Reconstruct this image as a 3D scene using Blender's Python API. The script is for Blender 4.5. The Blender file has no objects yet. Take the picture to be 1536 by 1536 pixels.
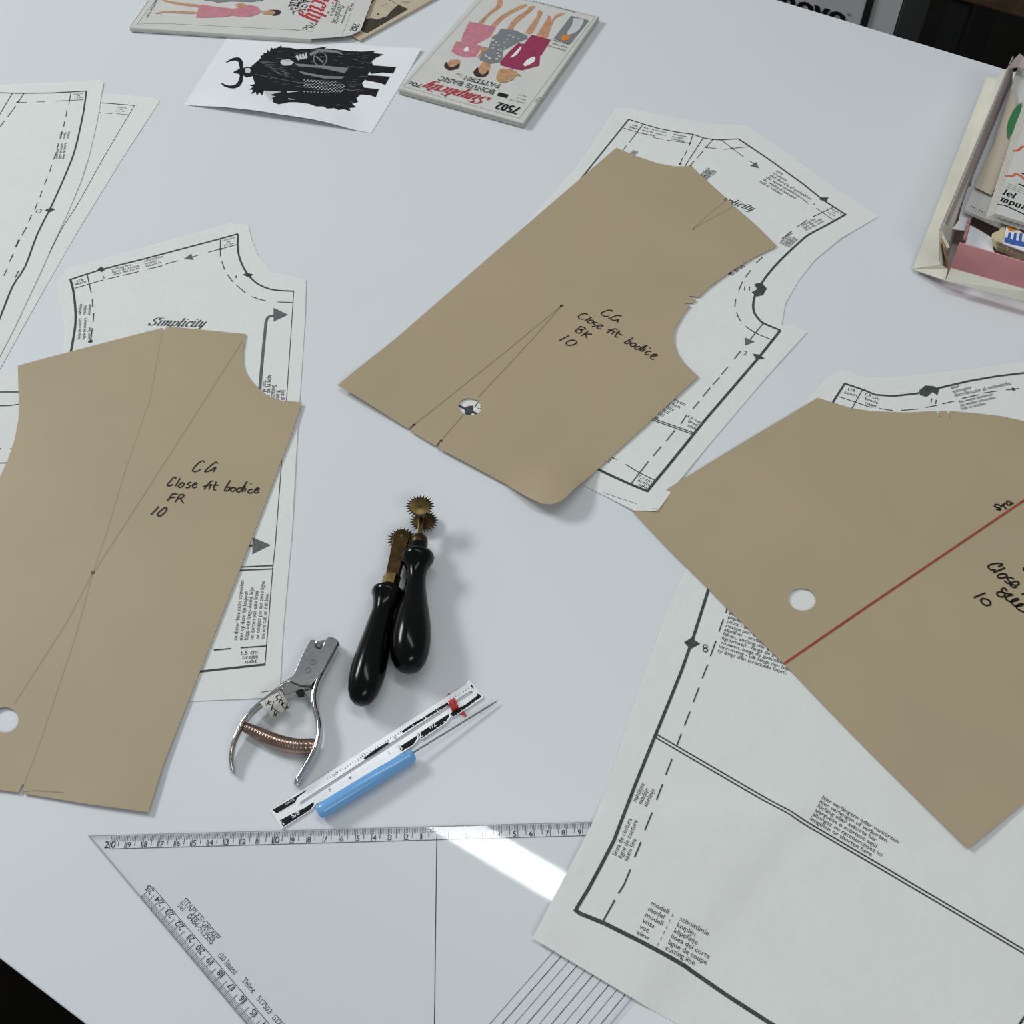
import bpy, bmesh, math, random
from mathutils import Vector, Matrix, noise
from mathutils.bvhtree import BVHTree
from mathutils.geometry import delaunay_2d_cdt, tessellate_polygon

SC = bpy.context.scene
COL = SC.collection
R = math.radians
random.seed(7)

# ------------------------------------------------------------------ camera
TH = 0.74                      # height of the table top above the floor (m)
CH, FOC, PHI, ROLL = 64.7, 1601.0, R(53.08), R(0.338)   # camera: cm above the table, focal px, pitch, roll
cam_d = bpy.data.cameras.new('camera')
cam_d.sensor_width = 36.0
cam_d.lens = FOC / 1536.0 * 36.0
cam_d.clip_start = 0.02
cam = bpy.data.objects.new('camera', cam_d)
COL.objects.link(cam)
cam.matrix_world = Matrix.Translation((0, 0, TH + CH * .01)) @ Matrix.Rotation(R(90) - PHI, 4, 'X') @ Matrix.Rotation(ROLL, 4, 'Z')
SC.camera = cam

# ------------------------------------------------------------------ world, lamps, exposure
SC.view_settings.view_transform = 'Standard'
SC.view_settings.look = 'None'
SC.view_settings.gamma = 1.0
SC.view_settings.use_curve_mapping = False
SC.view_settings.exposure = 0.0
wd = bpy.data.worlds.new('room_light')
SC.world = wd
wd.use_nodes = True
wd.node_tree.nodes['Background'].inputs['Color'].default_value = (0.91, 0.97, 1.0, 1)
wd.node_tree.nodes['Background'].inputs['Strength'].default_value = 0.24

def area(name, loc, size, size_y, power, rotz=0, col=(1, 1, 1), target=None):
    l = bpy.data.lights.new(name, 'AREA')
    l.shape = 'RECTANGLE'
    l.size, l.size_y, l.energy, l.color = size, size_y, power, col
    o = bpy.data.objects.new(name, l)
    COL.objects.link(o)
    o.location = loc
    if target is None:
        o.rotation_euler = (0, 0, rotz)
    else:
        o.rotation_euler = (Vector(target) - Vector(loc)).to_track_quat('-Z', 'Y').to_euler()
    return o

# fluorescent tube over the table, seen mirrored in the set square and the white top
_d = Vector((0.863, -0.505))
_c = Vector((0.006, 0.870)) + _d * 0.2
area('ceiling_tube', (_c.x, _c.y, TH + 1.9), 1.5, 0.075, 7.0, math.atan2(_d.y, _d.x), (0.97, 1.0, 1.0))
area('ceiling_panel_left', (-2.7, 2.0, TH + 2.0), 1.2, 0.6, 72.0, 0, (0.95, 0.98, 1.0), (0, .5, TH))
area('ceiling_panel_behind', (0.9, -1.6, TH + 2.0), 1.2, 0.6, 14.0, 0, (0.95, 0.98, 1.0), (0, .4, TH))

# ------------------------------------------------------------------ pixel -> place on the table (cm)
_cp, _sp, _cr, _sr = math.cos(PHI), math.sin(PHI), math.cos(ROLL), math.sin(ROLL)
def W(p, z=0.0):
    a, b = p[0] - 768, p[1] - 768
    u, v = _cr * a + _sr * b, -_sr * a + _cr * b
    t = (z - CH) / (-FOC * _sp - v * _cp)
    return Vector((u * t, (FOC * _cp - v * _sp) * t))
def Vw(ox, oy, s):
    return lambda *pts: [(ox + x / s, oy + y / s) for x, y in pts]
va, vb, vc, vd, ve = Vw(0, 0, 3.84), Vw(0, 330, 3.2), Vw(0, 650, 2.604), Vw(850, 150, 3.2), Vw(860, 450, 4.267)
vf, vg, vh, vi = Vw(930, 530, 2.5347), Vw(900, 860, 3.84), Vw(790, 1130, 3.783), Vw(1136, 1136, 3.84)
vl, v3, v5, v6, v8 = Vw(500, 400, 3.072), Vw(580, 0, 4.5176), Vw(1360, 80, 3.84), Vw(1440, 230, 8.083), Vw(600, 90, 7.68)
vws, vt = Vw(320, 60, 4.8), Vw(430, 0, 6.982)
hw1, hw2, hw3 = Vw(220, 680, 8.533), Vw(820, 450, 8.533), Vw(1430, 740, 7.68)
z4, z5, z6 = Vw(395, 1010, 4.267), Vw(400, 1110, 7.68), Vw(580, 1010, 8.533)
pu = Vw(335, 940, 6.142)

# ------------------------------------------------------------------ materials
def mat(name, col, rough=0.6, metal=0.0, noise_scale=None, amount=0.08, bump=0.0, bump_scale=200.0, spec=0.5, coat=0.0, stretch=None):
    m = bpy.data.materials.new(name)
    m.use_nodes = True
    nt = m.node_tree
    b = nt.nodes['Principled BSDF']
    b.inputs['Base Color'].default_value = (*col, 1)
    b.inputs['Roughness'].default_value = rough
    b.inputs['Metallic'].default_value = metal
    b.inputs['Specular IOR Level'].default_value = spec
    b.inputs['Coat Weight'].default_value = coat
    tc = nt.nodes.new('ShaderNodeTexCoord')
    src = tc.outputs['Object']
    if stretch:
        mp = nt.nodes.new('ShaderNodeMapping')
        mp.inputs['Scale'].default_value = stretch
        nt.links.new(src, mp.inputs['Vector'])
        src = mp.outputs['Vector']
    if noise_scale:
        n = nt.nodes.new('ShaderNodeTexNoise')
        n.inputs['Scale'].default_value = noise_scale
        n.inputs['Detail'].default_value = 5
        nt.links.new(src, n.inputs['Vector'])
        r = nt.nodes.new('ShaderNodeValToRGB')
        r.color_ramp.elements[0].position = .3
        r.color_ramp.elements[1].position = .7
        r.color_ramp.elements[0].color = (*[c * (1 - amount) for c in col], 1)
        r.color_ramp.elements[1].color = (*[min(1, c * (1 + amount)) for c in col], 1)
        nt.links.new(n.outputs['Fac'], r.inputs['Fac'])
        nt.links.new(r.outputs['Color'], b.inputs['Base Color'])
    if bump:
        n2 = nt.nodes.new('ShaderNodeTexNoise')
        n2.inputs['Scale'].default_value = bump_scale
        n2.inputs['Detail'].default_value = 4
        nt.links.new(src, n2.inputs['Vector'])
        bp = nt.nodes.new('ShaderNodeBump')
        bp.inputs['Strength'].default_value = bump
        bp.inputs['Distance'].default_value = 0.002
        nt.links.new(n2.outputs['Fac'], bp.inputs['Height'])
        nt.links.new(bp.outputs['Normal'], b.inputs['Normal'])
    return m

def see_through(m, fac, col=(1, 1, 1)):
    nt = m.node_tree
    b, out = nt.nodes['Principled BSDF'], nt.nodes['Material Output']
    t = nt.nodes.new('ShaderNodeBsdfTransparent')
    t.inputs['Color'].default_value = (*col, 1)
    mx = nt.nodes.new('ShaderNodeMixShader')
    mx.inputs['Fac'].default_value = fac
    nt.links.new(b.outputs[0], mx.inputs[1])
    nt.links.new(t.outputs[0], mx.inputs[2])
    nt.links.new(mx.outputs[0], out.inputs['Surface'])
    return m

def acrylic(name, tint):
    m = bpy.data.materials.new(name)
    m.use_nodes = True
    nt = m.node_tree
    nt.nodes.remove(nt.nodes['Principled BSDF'])
    out = nt.nodes['Material Output']
    t = nt.nodes.new('ShaderNodeBsdfTransparent')
    t.inputs['Color'].default_value = (*tint, 1)
    g = nt.nodes.new('ShaderNodeBsdfGlossy')
    g.inputs['Roughness'].default_value = 0.03
    f = nt.nodes.new('ShaderNodeFresnel')
    f.inputs['IOR'].default_value = 1.49
    gm = nt.nodes.new('ShaderNodeNewGeometry')
    sb = nt.nodes.new('ShaderNodeMath')
    sb.operation = 'SUBTRACT'
    sb.inputs[0].default_value = 1.0
    nt.links.new(gm.outputs['Backfacing'], sb.inputs[1])
    ml = nt.nodes.new('ShaderNodeMath')
    ml.operation = 'MULTIPLY'
    nt.links.new(f.outputs[0], ml.inputs[0])
    nt.links.new(sb.outputs[0], ml.inputs[1])
    mx = nt.nodes.new('ShaderNodeMixShader')
    nt.links.new(ml.outputs[0], mx.inputs['Fac'])
    nt.links.new(t.outputs[0], mx.inputs[1])
    nt.links.new(g.outputs[0], mx.inputs[2])
    nt.links.new(mx.outputs[0], out.inputs['Surface'])
    return m

M = dict(
    table=mat('white_laminate', (.70, .725, .745), .36, noise_scale=3, amount=.01, spec=.4),
    edge=mat('white_edge', (.74, .76, .80), .35),
    black=mat('black_paint', (.004, .004, .004), .6),
    floor=mat('dark_floor', (.006, .005, .004), .9, noise_scale=6, amount=.3, spec=.1),
    tissue=see_through(mat('pattern_tissue', (.86, .875, .845), .75, noise_scale=25, amount=.015, bump=.18, bump_scale=120, spec=.15), .20),
    card=mat('manila_card', (.420, .337, .215), .48, noise_scale=9, amount=.035, bump=.04, bump_scale=900, spec=.3),
    ink=mat('grey_ink', (.066, .074, .074), .8, noise_scale=400, amount=.35, spec=.1),
    ghost=mat('faint_grey_ink', (.18, .19, .19), .8, spec=.1),
    pen=mat('felt_pen', (.016, .009, .006), .6, spec=.2),
    pencil=mat('pencil_line', (.12, .09, .055), .7, spec=.2),
    red_pen=mat('red_pencil', (.33, .055, .035), .6, noise_scale=300, amount=.25, spec=.2),
    scale=mat('scale_ink', (.03, .034, .036), .7, spec=.1),
    white=mat('white_paper', (.80, .815, .84), .55, noise_scale=40, amount=.01),
    env=mat('envelope_paper', (.62, .61, .58), .55, noise_scale=30, amount=.03, bump=.08, bump_scale=300),
    env_side=mat('envelope_edge', (.50, .48, .43), .7, noise_scale=200, amount=.2, stretch=(1, 1, 12)),
    red=mat('red_print', (.50, .02, .035), .6), blk=mat('black_print', (.009, .009, .011), .6, spec=.2),
    pink=mat('pink_print', (.53, .20, .24), .6, noise_scale=160, amount=.12), crimson=mat('crimson_print', (.30, .025, .085), .6, noise_scale=160, amount=.12),
    skin=mat('skin_print', (.50, .27, .15), .6, noise_scale=200, amount=.2), hair=mat('dark_hair_print', (.035, .018, .013), .6),
    blond=mat('blond_print', (.48, .31, .12), .6, noise_scale=300, amount=.3), greyp=mat('grey_print', (.19, .20, .21), .6),
    pale=mat('pale_print', (.56, .57, .58), .6), wht=mat('white_print', (.80, .80, .79), .6), brown=mat('brown_print', (.045, .032, .02), .5, noise_scale=60, amount=.3),
    cream=mat('cream_paper', (.52, .44, .31), .6, noise_scale=60, amount=.06), beige=mat('beige_print', (.50, .43, .34), .6, noise_scale=40, amount=.04),
    green=mat('green_print', (.03, .17, .055), .6), orange=mat('orange_print', (.62, .13, .06), .6), blue=mat('blue_print', (.035, .12, .40), .6),
    amber=mat('amber_print', (.66, .22, .03), .6), yellow=mat('yellowed_paper', (.60, .52, .33), .65, noise_scale=60, amount=.1),
    boxcream=mat('worn_box_card', (.63, .61, .51), .7, noise_scale=14, amount=.13, bump=.15, bump_scale=200), boxpink=mat('pink_box_lining', (.66, .29, .30), .6, noise_scale=20, amount=.10),
    boxgrey=mat('grey_box_lining', (.42, .36, .34), .7, noise_scale=25, amount=.12), kraft=mat('torn_board', (.30, .19, .08), .8, noise_scale=80, amount=.3),
    chrome=mat('chrome_plate', (.62, .60, .58), .09, 1.0, noise_scale=60, amount=.08),
    steel=mat('scuffed_steel', (.235, .24, .245), .28, 1.0, noise_scale=350, amount=.12, bump=.04, bump_scale=500),
    copper=mat('bronzed_spring_steel', (.36, .25, .20), .25, 1.0, noise_scale=90, amount=.2),
    brass=mat('aged_brass', (.17, .12, .045), .36, 1.0, noise_scale=160, amount=.35), dbrass=mat('dark_brass', (.075, .048, .02), .38, 1.0, noise_scale=160, amount=.35),
    darkpin=mat('blackened_steel', (.03, .025, .02), .4, .6), pencil2=mat('soft_pencil_line', (.29, .23, .14), .7, spec=.2), ink2=mat('light_grey_ink', (.13, .14, .14), .8, noise_scale=400, amount=.2, spec=.1),
    ebony=mat('black_lacquer', (.002, .002, .002), .17, noise_scale=30, amount=.2, spec=.22),
    tape=mat('masking_tape', (.60, .575, .53), .7, noise_scale=200, amount=.05, bump=.1, bump_scale=600),
    alu=mat('white_aluminium', (.80, .81, .82), .3, .25, noise_scale=90, amount=.04), slider=mat('red_plastic', (.52, .025, .022), .35),
    bluep=mat('blue_plastic', (.175, .42, .77), .18, noise_scale=60, amount=.03), acr=acrylic('clear_acrylic', (.995, 1.0, 1.0)),
    acr_edge=acrylic('acrylic_edge', (.66, .69, .71)), carton=mat('white_carton', (.46, .46, .47), .7), carton_side=mat('grey_carton', (.05, .05, .05), .7),
    wood=mat('dark_wood', (.060, .034, .016), .6, noise_scale=12, amount=.3, stretch=(1, 8, 8)),
)

# ------------------------------------------------------------------ object helpers (all input in cm, table top = 0)
def P3(x, y, z):
    return Vector((x * .01, y * .01, TH + z * .01))

def raw(name, verts, faces, m, parent=None, smooth=False, origin=None):
    """verts in world metres; ONE mesh object, origin at its base or at its root"""
    me = bpy.data.meshes.new(name)
    if parent is None:
        o0 = Vector(origin) if origin is not None else (Vector((sum(v[0] for v in verts) / len(verts), sum(v[1] for v in verts) / len(verts), min(v[2] for v in verts))))
    else:
        r = parent
        o0 = Vector((0, 0, 0))
        while r is not None:
            o0 = o0 + r.location
            r = r.parent
    me.from_pydata([Vector(v) - o0 for v in verts], [], faces)
    me.materials.append(m)
    if smooth:
        me.polygons.foreach_set('use_smooth', [True] * len(me.polygons))
    ob = bpy.data.objects.new(name, me)
    COL.objects.link(ob)
    if parent is None:
        ob.location = o0
    else:
        ob.parent = parent
    return ob

def tag(o, label=None, cat=None, group=None, kind=None):
    for k, v in (('label', label), ('category', cat), ('group', group), ('kind', kind)):
        if v:
            o[k] = v
    return o

def thing(name, label, cat, at, group=None):
    o = bpy.data.objects.new(name, None)
    o.empty_display_size = .02
    COL.objects.link(o)
    o.location = at
    return tag(o, label, cat, group)

class MB:
    def __init__(s):
        s.v, s.f = [], []
    def add(s, vs, fs):
        n = len(s.v)
        s.v += [Vector(v) for v in vs]
        s.f += [tuple(i + n for i in f) for f in fs]
        return s
    def prism(s, poly, z0, z1):
        """plan outline (cm) raised from z0 to z1 (numbers or functions of x, y)"""
        f0 = z0 if callable(z0) else (lambda x, y: z0)
        f1 = z1 if callable(z1) else (lambda x, y: z1)
        n = len(poly)
        a = sum(poly[i][0] * poly[(i + 1) % n][1] - poly[(i + 1) % n][0] * poly[i][1] for i in range(n))
        if a < 0:
            poly = poly[::-1]
        vs = [P3(x, y, f0(x, y)) for x, y in poly] + [P3(x, y, f1(x, y)) for x, y in poly]
        tr = tessellate_polygon([[Vector((x, y, 0)) for x, y in poly]])
        fs = []
        for t in tr:
            (ax, ay), (bx, by), (cx, cy) = poly[t[0]], poly[t[1]], poly[t[2]]
            t = t if (bx - ax) * (cy - ay) - (by - ay) * (cx - ax) > 0 else t[::-1]
            fs.append(tuple(i + n for i in t))
            fs.append(tuple(t[::-1]))
        fs += [(i, (i + 1) % n, (i + 1) % n + n, i + n) for i in range(n)]
        return s.add(vs, fs)
    def box8(s, c):
        return s.add(c, [(3, 2, 1, 0), (4, 5, 6, 7), (0, 1, 5, 4), (1, 2, 6, 5), (2, 3, 7, 6), (3, 0, 4, 7)])
    def build(s, name, m, parent=None, smooth=False, bevel=0, origin=None, auto=None):
        o = raw(name, s.v, s.f, m, parent, smooth, origin)
        if bevel:
            b = o.modifiers.new('bevel', 'BEVEL')
            b.width, b.segments, b.limit_method, b.angle_limit = bevel, 2, 'ANGLE', R(35)
        if auto:
            o.data.polygons.foreach_set('use_smooth', [True] * len(o.data.polygons))
            o.data.set_sharp_from_angle(angle=R(auto))
        return o

def smooth_path(pts, n=5):
    out = []
    for i in range(len(pts) - 1):
        p0, p1, p2, p3 = pts[max(i - 1, 0)], pts[i], pts[i + 1], pts[min(i + 2, len(pts) - 1)]
        for k in range(n):
            t = k / n
            out.append(tuple(.5 * (2 * p1[j] + (p2[j] - p0[j]) * t + (2 * p0[j] - 5 * p1[j] + 4 * p2[j] - p3[j]) * t * t + (3 * p1[j] - p0[j] - 3 * p2[j] + p3[j]) * t ** 3) for j in range(len(p1))))
    out.append(tuple(pts[-1]))
    return out

def tube(path, rad, seg=12, up=Vector((0, 0, 1)), sy=1.0, cap=True):
    """closed round tube along world points (m)"""
    mb = MB()
    path = [Vector(p) for p in path]
    n = len(path)
    rr = rad if callable(rad) else (lambda t: rad)
    vs = []
    for i, p in enumerate(path):
        d = (path[min(i + 1, n - 1)] - path[max(i - 1, 0)]).normalized()
        s = d.cross(up).normalized()
        u = s.cross(d)
        r = rr(i / (n - 1))
        vs += [p + s * (math.cos(2 * math.pi * k / seg) * r) + u * (math.sin(2 * math.pi * k / seg) * r * sy) for k in range(seg)]
    fs = [(i * seg + k, i * seg + (k + 1) % seg, (i + 1) * seg + (k + 1) % seg, (i + 1) * seg + k) for i in range(n - 1) for k in range(seg)]
    if cap:
        fs += [tuple(range(seg))[::-1], tuple((n - 1) * seg + k for k in range(seg))]
    return mb.add(vs, fs)

def bar(path, w, h, up=Vector((0, 0, 1))):
    """rectangular bar: w across (in plan), h along up; w and h may be functions of t"""
    path = [Vector(p) for p in path]
    n = len(path)
    fw = w if callable(w) else (lambda t: w)
    fh = h if callable(h) else (lambda t: h)
    vs = []
    for i, p in enumerate(path):
        d = (path[min(i + 1, n - 1)] - path[max(i - 1, 0)]).normalized()
        s = d.cross(up).normalized()
        u = s.cross(d)
        a, b = fw(i / (n - 1)) / 2, fh(i / (n - 1)) / 2
        vs += [p - s * a - u * b, p + s * a - u * b, p + s * a + u * b, p - s * a + u * b]
    fs = [(i * 4 + k, i * 4 + (k + 1) % 4, (i + 1) * 4 + (k + 1) % 4, (i + 1) * 4 + k) for i in range(n - 1) for k in range(4)]
    fs += [(3, 2, 1, 0), tuple((n - 1) * 4 + k for k in range(4))]
    return MB().add(vs, fs)

# ------------------------------------------------------------------ printing: thin ink shapes laid on a surface
_TXT = {}
def glyphs(s):
    if s not in _TXT:
        c = bpy.data.curves.new('t', 'FONT')
        c.body = s
        c.resolution_u = 2
        o = bpy.data.objects.new('t', c)
        me = o.to_mesh()
        vs = [(v.co.x, v.co.y) for v in me.vertices]
        fs = [tuple(p.vertices) for p in me.polygons]
        o.to_mesh_clear()
        bpy.data.objects.remove(o)
        bpy.data.curves.remove(c)
        x0, x1 = min(v[0] for v in vs), max(v[0] for v in vs)
        _TXT[s] = ([(x - x0, y) for x, y in vs], fs, x1 - x0)
    return _TXT[s]

def arc(cx, cy, rx, ry, a0, a1, n=10):
    return [(cx + rx * math.cos(R(a0 + (a1 - a0) * i / n)), cy + ry * math.sin(R(a0 + (a1 - a0) * i / n))) for i in range(n + 1)]

# high-contrast italic letters for the red and grey word mark: strokes swept with a flat nib
LOGO = {
    'S': ([arc(.36, .54, .2, .19, 30, 190, 9) + [(.2, .45), (.4, .33)] + arc(.32, .2, .2, .21, 35, -160, 9), [(.56, .75), (.55, .52)], [(.1, .22), (.09, 0)]], .66),
    'i': ([[(.12, .5), (.12, .06), (.17, 0), (.27, .07)], [(.02, .46), (.12, .5)], [(.12, .69), (.12, .64)]], .28),
    'm': ([[(.12, .5), (.12, 0)], [(.02, .46), (.12, .5)], [(.12, .38), (.22, .49), (.32, .5), (.36, .42), (.36, 0)], [(.36, .38), (.46, .49), (.56, .5), (.6, .42), (.6, .06), (.65, 0), (.74, .06)]], .76),
    'p': ([[(.12, .5), (.12, -.24)], [(.02, .46), (.12, .5)], [(.02, -.24), (.22, -.24)], [(.12, .38), (.22, .49)] + arc(.28, .25, .16, .25, 75, -80, 9) + [(.12, .08)]], .5),
    'l': ([[(.12, .76), (.12, .06), (.17, 0), (.27, .07)], [(.02, .73), (.12, .76)]], .28),
    'c': ([arc(.26, .25, .17, .25, 50, 300, 12), [(.36, .46), (.36, .38)]], .44),
    't': ([[(.12, .66), (.12, .06), (.17, 0), (.27, .07)], [(.01, .5), (.26, .5)]], .29),
    'y': ([[(.12, .5), (.12, .1), (.18, .02), (.26, .04), (.36, .16)], [(.02, .46), (.12, .5)], [(.36, .5), (.36, -.08), (.28, -.22), (.14, -.24), (.08, -.18)]], .5),
}
# slab-serif letters as single strokes
_S = lambda x, y, w=.09: [(x - w, y), (x + w, y)]
SERIF = {
    'S': ([arc(.28, .53, .2, .17, 40, 265, 9) + arc(.28, .19, .22, .19, 85, -150, 9), [(.45, .7), (.45, .55)], [(.08, .18), (.08, 0)]], .56),
    'T': ([[(.3, 0), (.3, .7)], [(.02, .54), (.02, .7), (.58, .7), (.58, .54)], _S(.3, 0, .13)], .6),
    'A': ([[(.1, 0), (.33, .7), (.58, 0)], [(.2, .25), (.5, .25)], _S(.1, 0, .1), _S(.58, 0, .12)], .68),
    'P': ([[(.14, 0), (.14, .7), (.38, .7)] + arc(.38, .52, .17, .18, 90, -90, 8) + [(.14, .34)], _S(.14, 0, .12), _S(.1, .7, .08)], .6),
    'L': ([[(.16, .7), (.16, 0), (.54, 0), (.54, .18)], _S(.16, .7, .12), _S(.1, 0, .08)], .58),
    'E': ([[(.54, .55), (.54, .7), (.14, .7), (.14, 0), (.55, 0), (.55, .16)], [(.14, .36), (.4, .36)], _S(.1, 0, .08), _S(.1, .7, .08)], .6),
    'G': ([arc(.34, .35, .29, .35, 45, 330, 14) + [(.6, .3), (.4, .3)], [(.56, .7), (.56, .52)]], .68),
    'R': ([[(.14, 0), (.14, .7), (.38, .7)] + arc(.38, .54, .16, .16, 90, -90, 8) + [(.14, .38)], [(.36, .38), (.52, .02), (.64, .02)], _S(.14, 0, .12), _S(.1, .7, .08)], .66),
    'O': ([arc(.34, .35, .28, .35, 0, 360, 20)], .68),
    'U': ([[(.14, .7), (.14, .2)] + arc(.34, .2, .2, .2, 180, 360, 8) + [(.54, .7)], _S(.14, .7, .11), _S(.54, .7, .11)], .7),
    'B': ([[(.14, 0), (.14, .7), (.34, .7)] + arc(.34, .53, .16, .17, 90, -90, 8) + [(.14, .36)], [(.34, .36)] + arc(.36, .18, .18, .18, 90, -90, 8) + [(.1, 0)], _S(.1, .7, .08)], .6),
    'N': ([[(.14, 0), (.14, .7), (.56, 0), (.56, .7)], _S(.14, 0, .11), _S(.1, .7, .08), _S(.56, .7, .11)], .7),
    'I': ([[(.15, 0), (.15, .7)], _S(.15, 0, .12), _S(.15, .7, .12)], .32),
    'C': ([arc(.34, .35, .29, .35, 45, 315, 14), [(.56, .7), (.56, .52)]], .64),
    'F': ([[(.54, .55), (.54, .7), (.14, .7), (.14, 0)], [(.14, .36), (.4, .36)], _S(.14, 0, .12)], .56),
    'e': ([[(.08, .26), (.46, .26)] + arc(.27, .24, .19, .24, 5, 310, 12)], .52),
    'l': ([[(.06, .72), (.15, .72), (.15, 0)], _S(.15, 0, .12)], .3),
    'i': ([[(.06, .48), (.15, .48), (.15, 0)], _S(.15, 0, .12), [(.15, .68), (.15, .63)]], .3),
    'n': ([[(.04, .48), (.13, .48), (.13, 0)], [(.13, .36), (.24, .48), (.36, .46), (.4, .36), (.4, 0)], _S(.13, 0, .1), _S(.4, 0, .1)], .54),
    'm': ([[(.04, .48), (.13, .48), (.13, 0)], [(.13, .36), (.24, .48), (.33, .46), (.36, .36), (.36, 0)], [(.36, .36), (.47, .48), (.56, .46), (.59, .36), (.59, 0)], _S(.13, 0, .1), _S(.36, 0, .08), _S(.59, 0, .1)], .72),
    's': ([arc(.2, .36, .14, .12, 40, 265, 7) + arc(.2, .13, .15, .13, 85, -150, 7)], .42),
    'x': ([[(.08, .48), (.42, 0)], [(.42, .48), (.08, 0)], _S(.08, .48, .08), _S(.42, .48, .08), _S(.08, 0, .08), _S(.42, 0, .08)], .52),
    'p': ([[(.04, .48), (.13, .48), (.13, -.2)], [(.13, .38)] + arc(.27, .24, .18, .24, 100, -100, 9) + [(.13, .1)], _S(.13, -.2, .1)], .52),
    'u': ([[(.04, .48), (.13, .48), (.13, .12), (.18, 0), (.3, 0), (.4, .12)], [(.32, .48), (.4, .48), (.4, 0), (.5, 0)]], .54),
    'a': ([[(.1, .4), (.2, .48), (.34, .44), (.37, .34), (.37, .05), (.46, 0)], [(.37, .28), (.2, .26), (.09, .14), (.16, 0), (.28, .02), (.37, .12)]], .5),
    'd': ([[(.32, .72), (.4, .72), (.4, 0), (.48, 0)], arc(.25, .24, .17, .24, 40, 320, 10)], .52),
    '0': ([arc(.27, .35, .19, .35, 0, 360, 18)], .54), '1': ([[(.12, .58), (.24, .7), (.24, 0)], _S(.24, 0, .12)], .42),
    '3': ([arc(.24, .53, .18, .17, 150, -80, 9) + arc(.24, .18, .2, .18, 80, -150, 9)], .52), '4': ([[(.36, 0), (.36, .7), (.06, .2), (.5, .2)], _S(.36, 0, .1)], .54),
    '5': ([[(.44, .7), (.13, .7), (.1, .38)] + arc(.25, .22, .2, .22, 110, -150, 10)], .52), '7': ([[(.06, .58), (.08, .7), (.46, .7), (.22, 0)]], .52),
    '8': ([arc(.26, .53, .16, .17, 0, 360, 14), arc(.26, .18, .2, .18, 0, 360, 14)], .52),
    ':': ([[(.1, .07), (.1, .0)], [(.1, .42), (.1, .35)]], .3), '-': ([[(.05, .26), (.3, .26)]], .36), ' ': ([], .3),
    '(': ([arc(.5, .3, .38, .55, 140, 220, 8)], .3), ')': ([arc(-.2, .3, .38, .55, 40, -40, 8)], .3),
}

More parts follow.
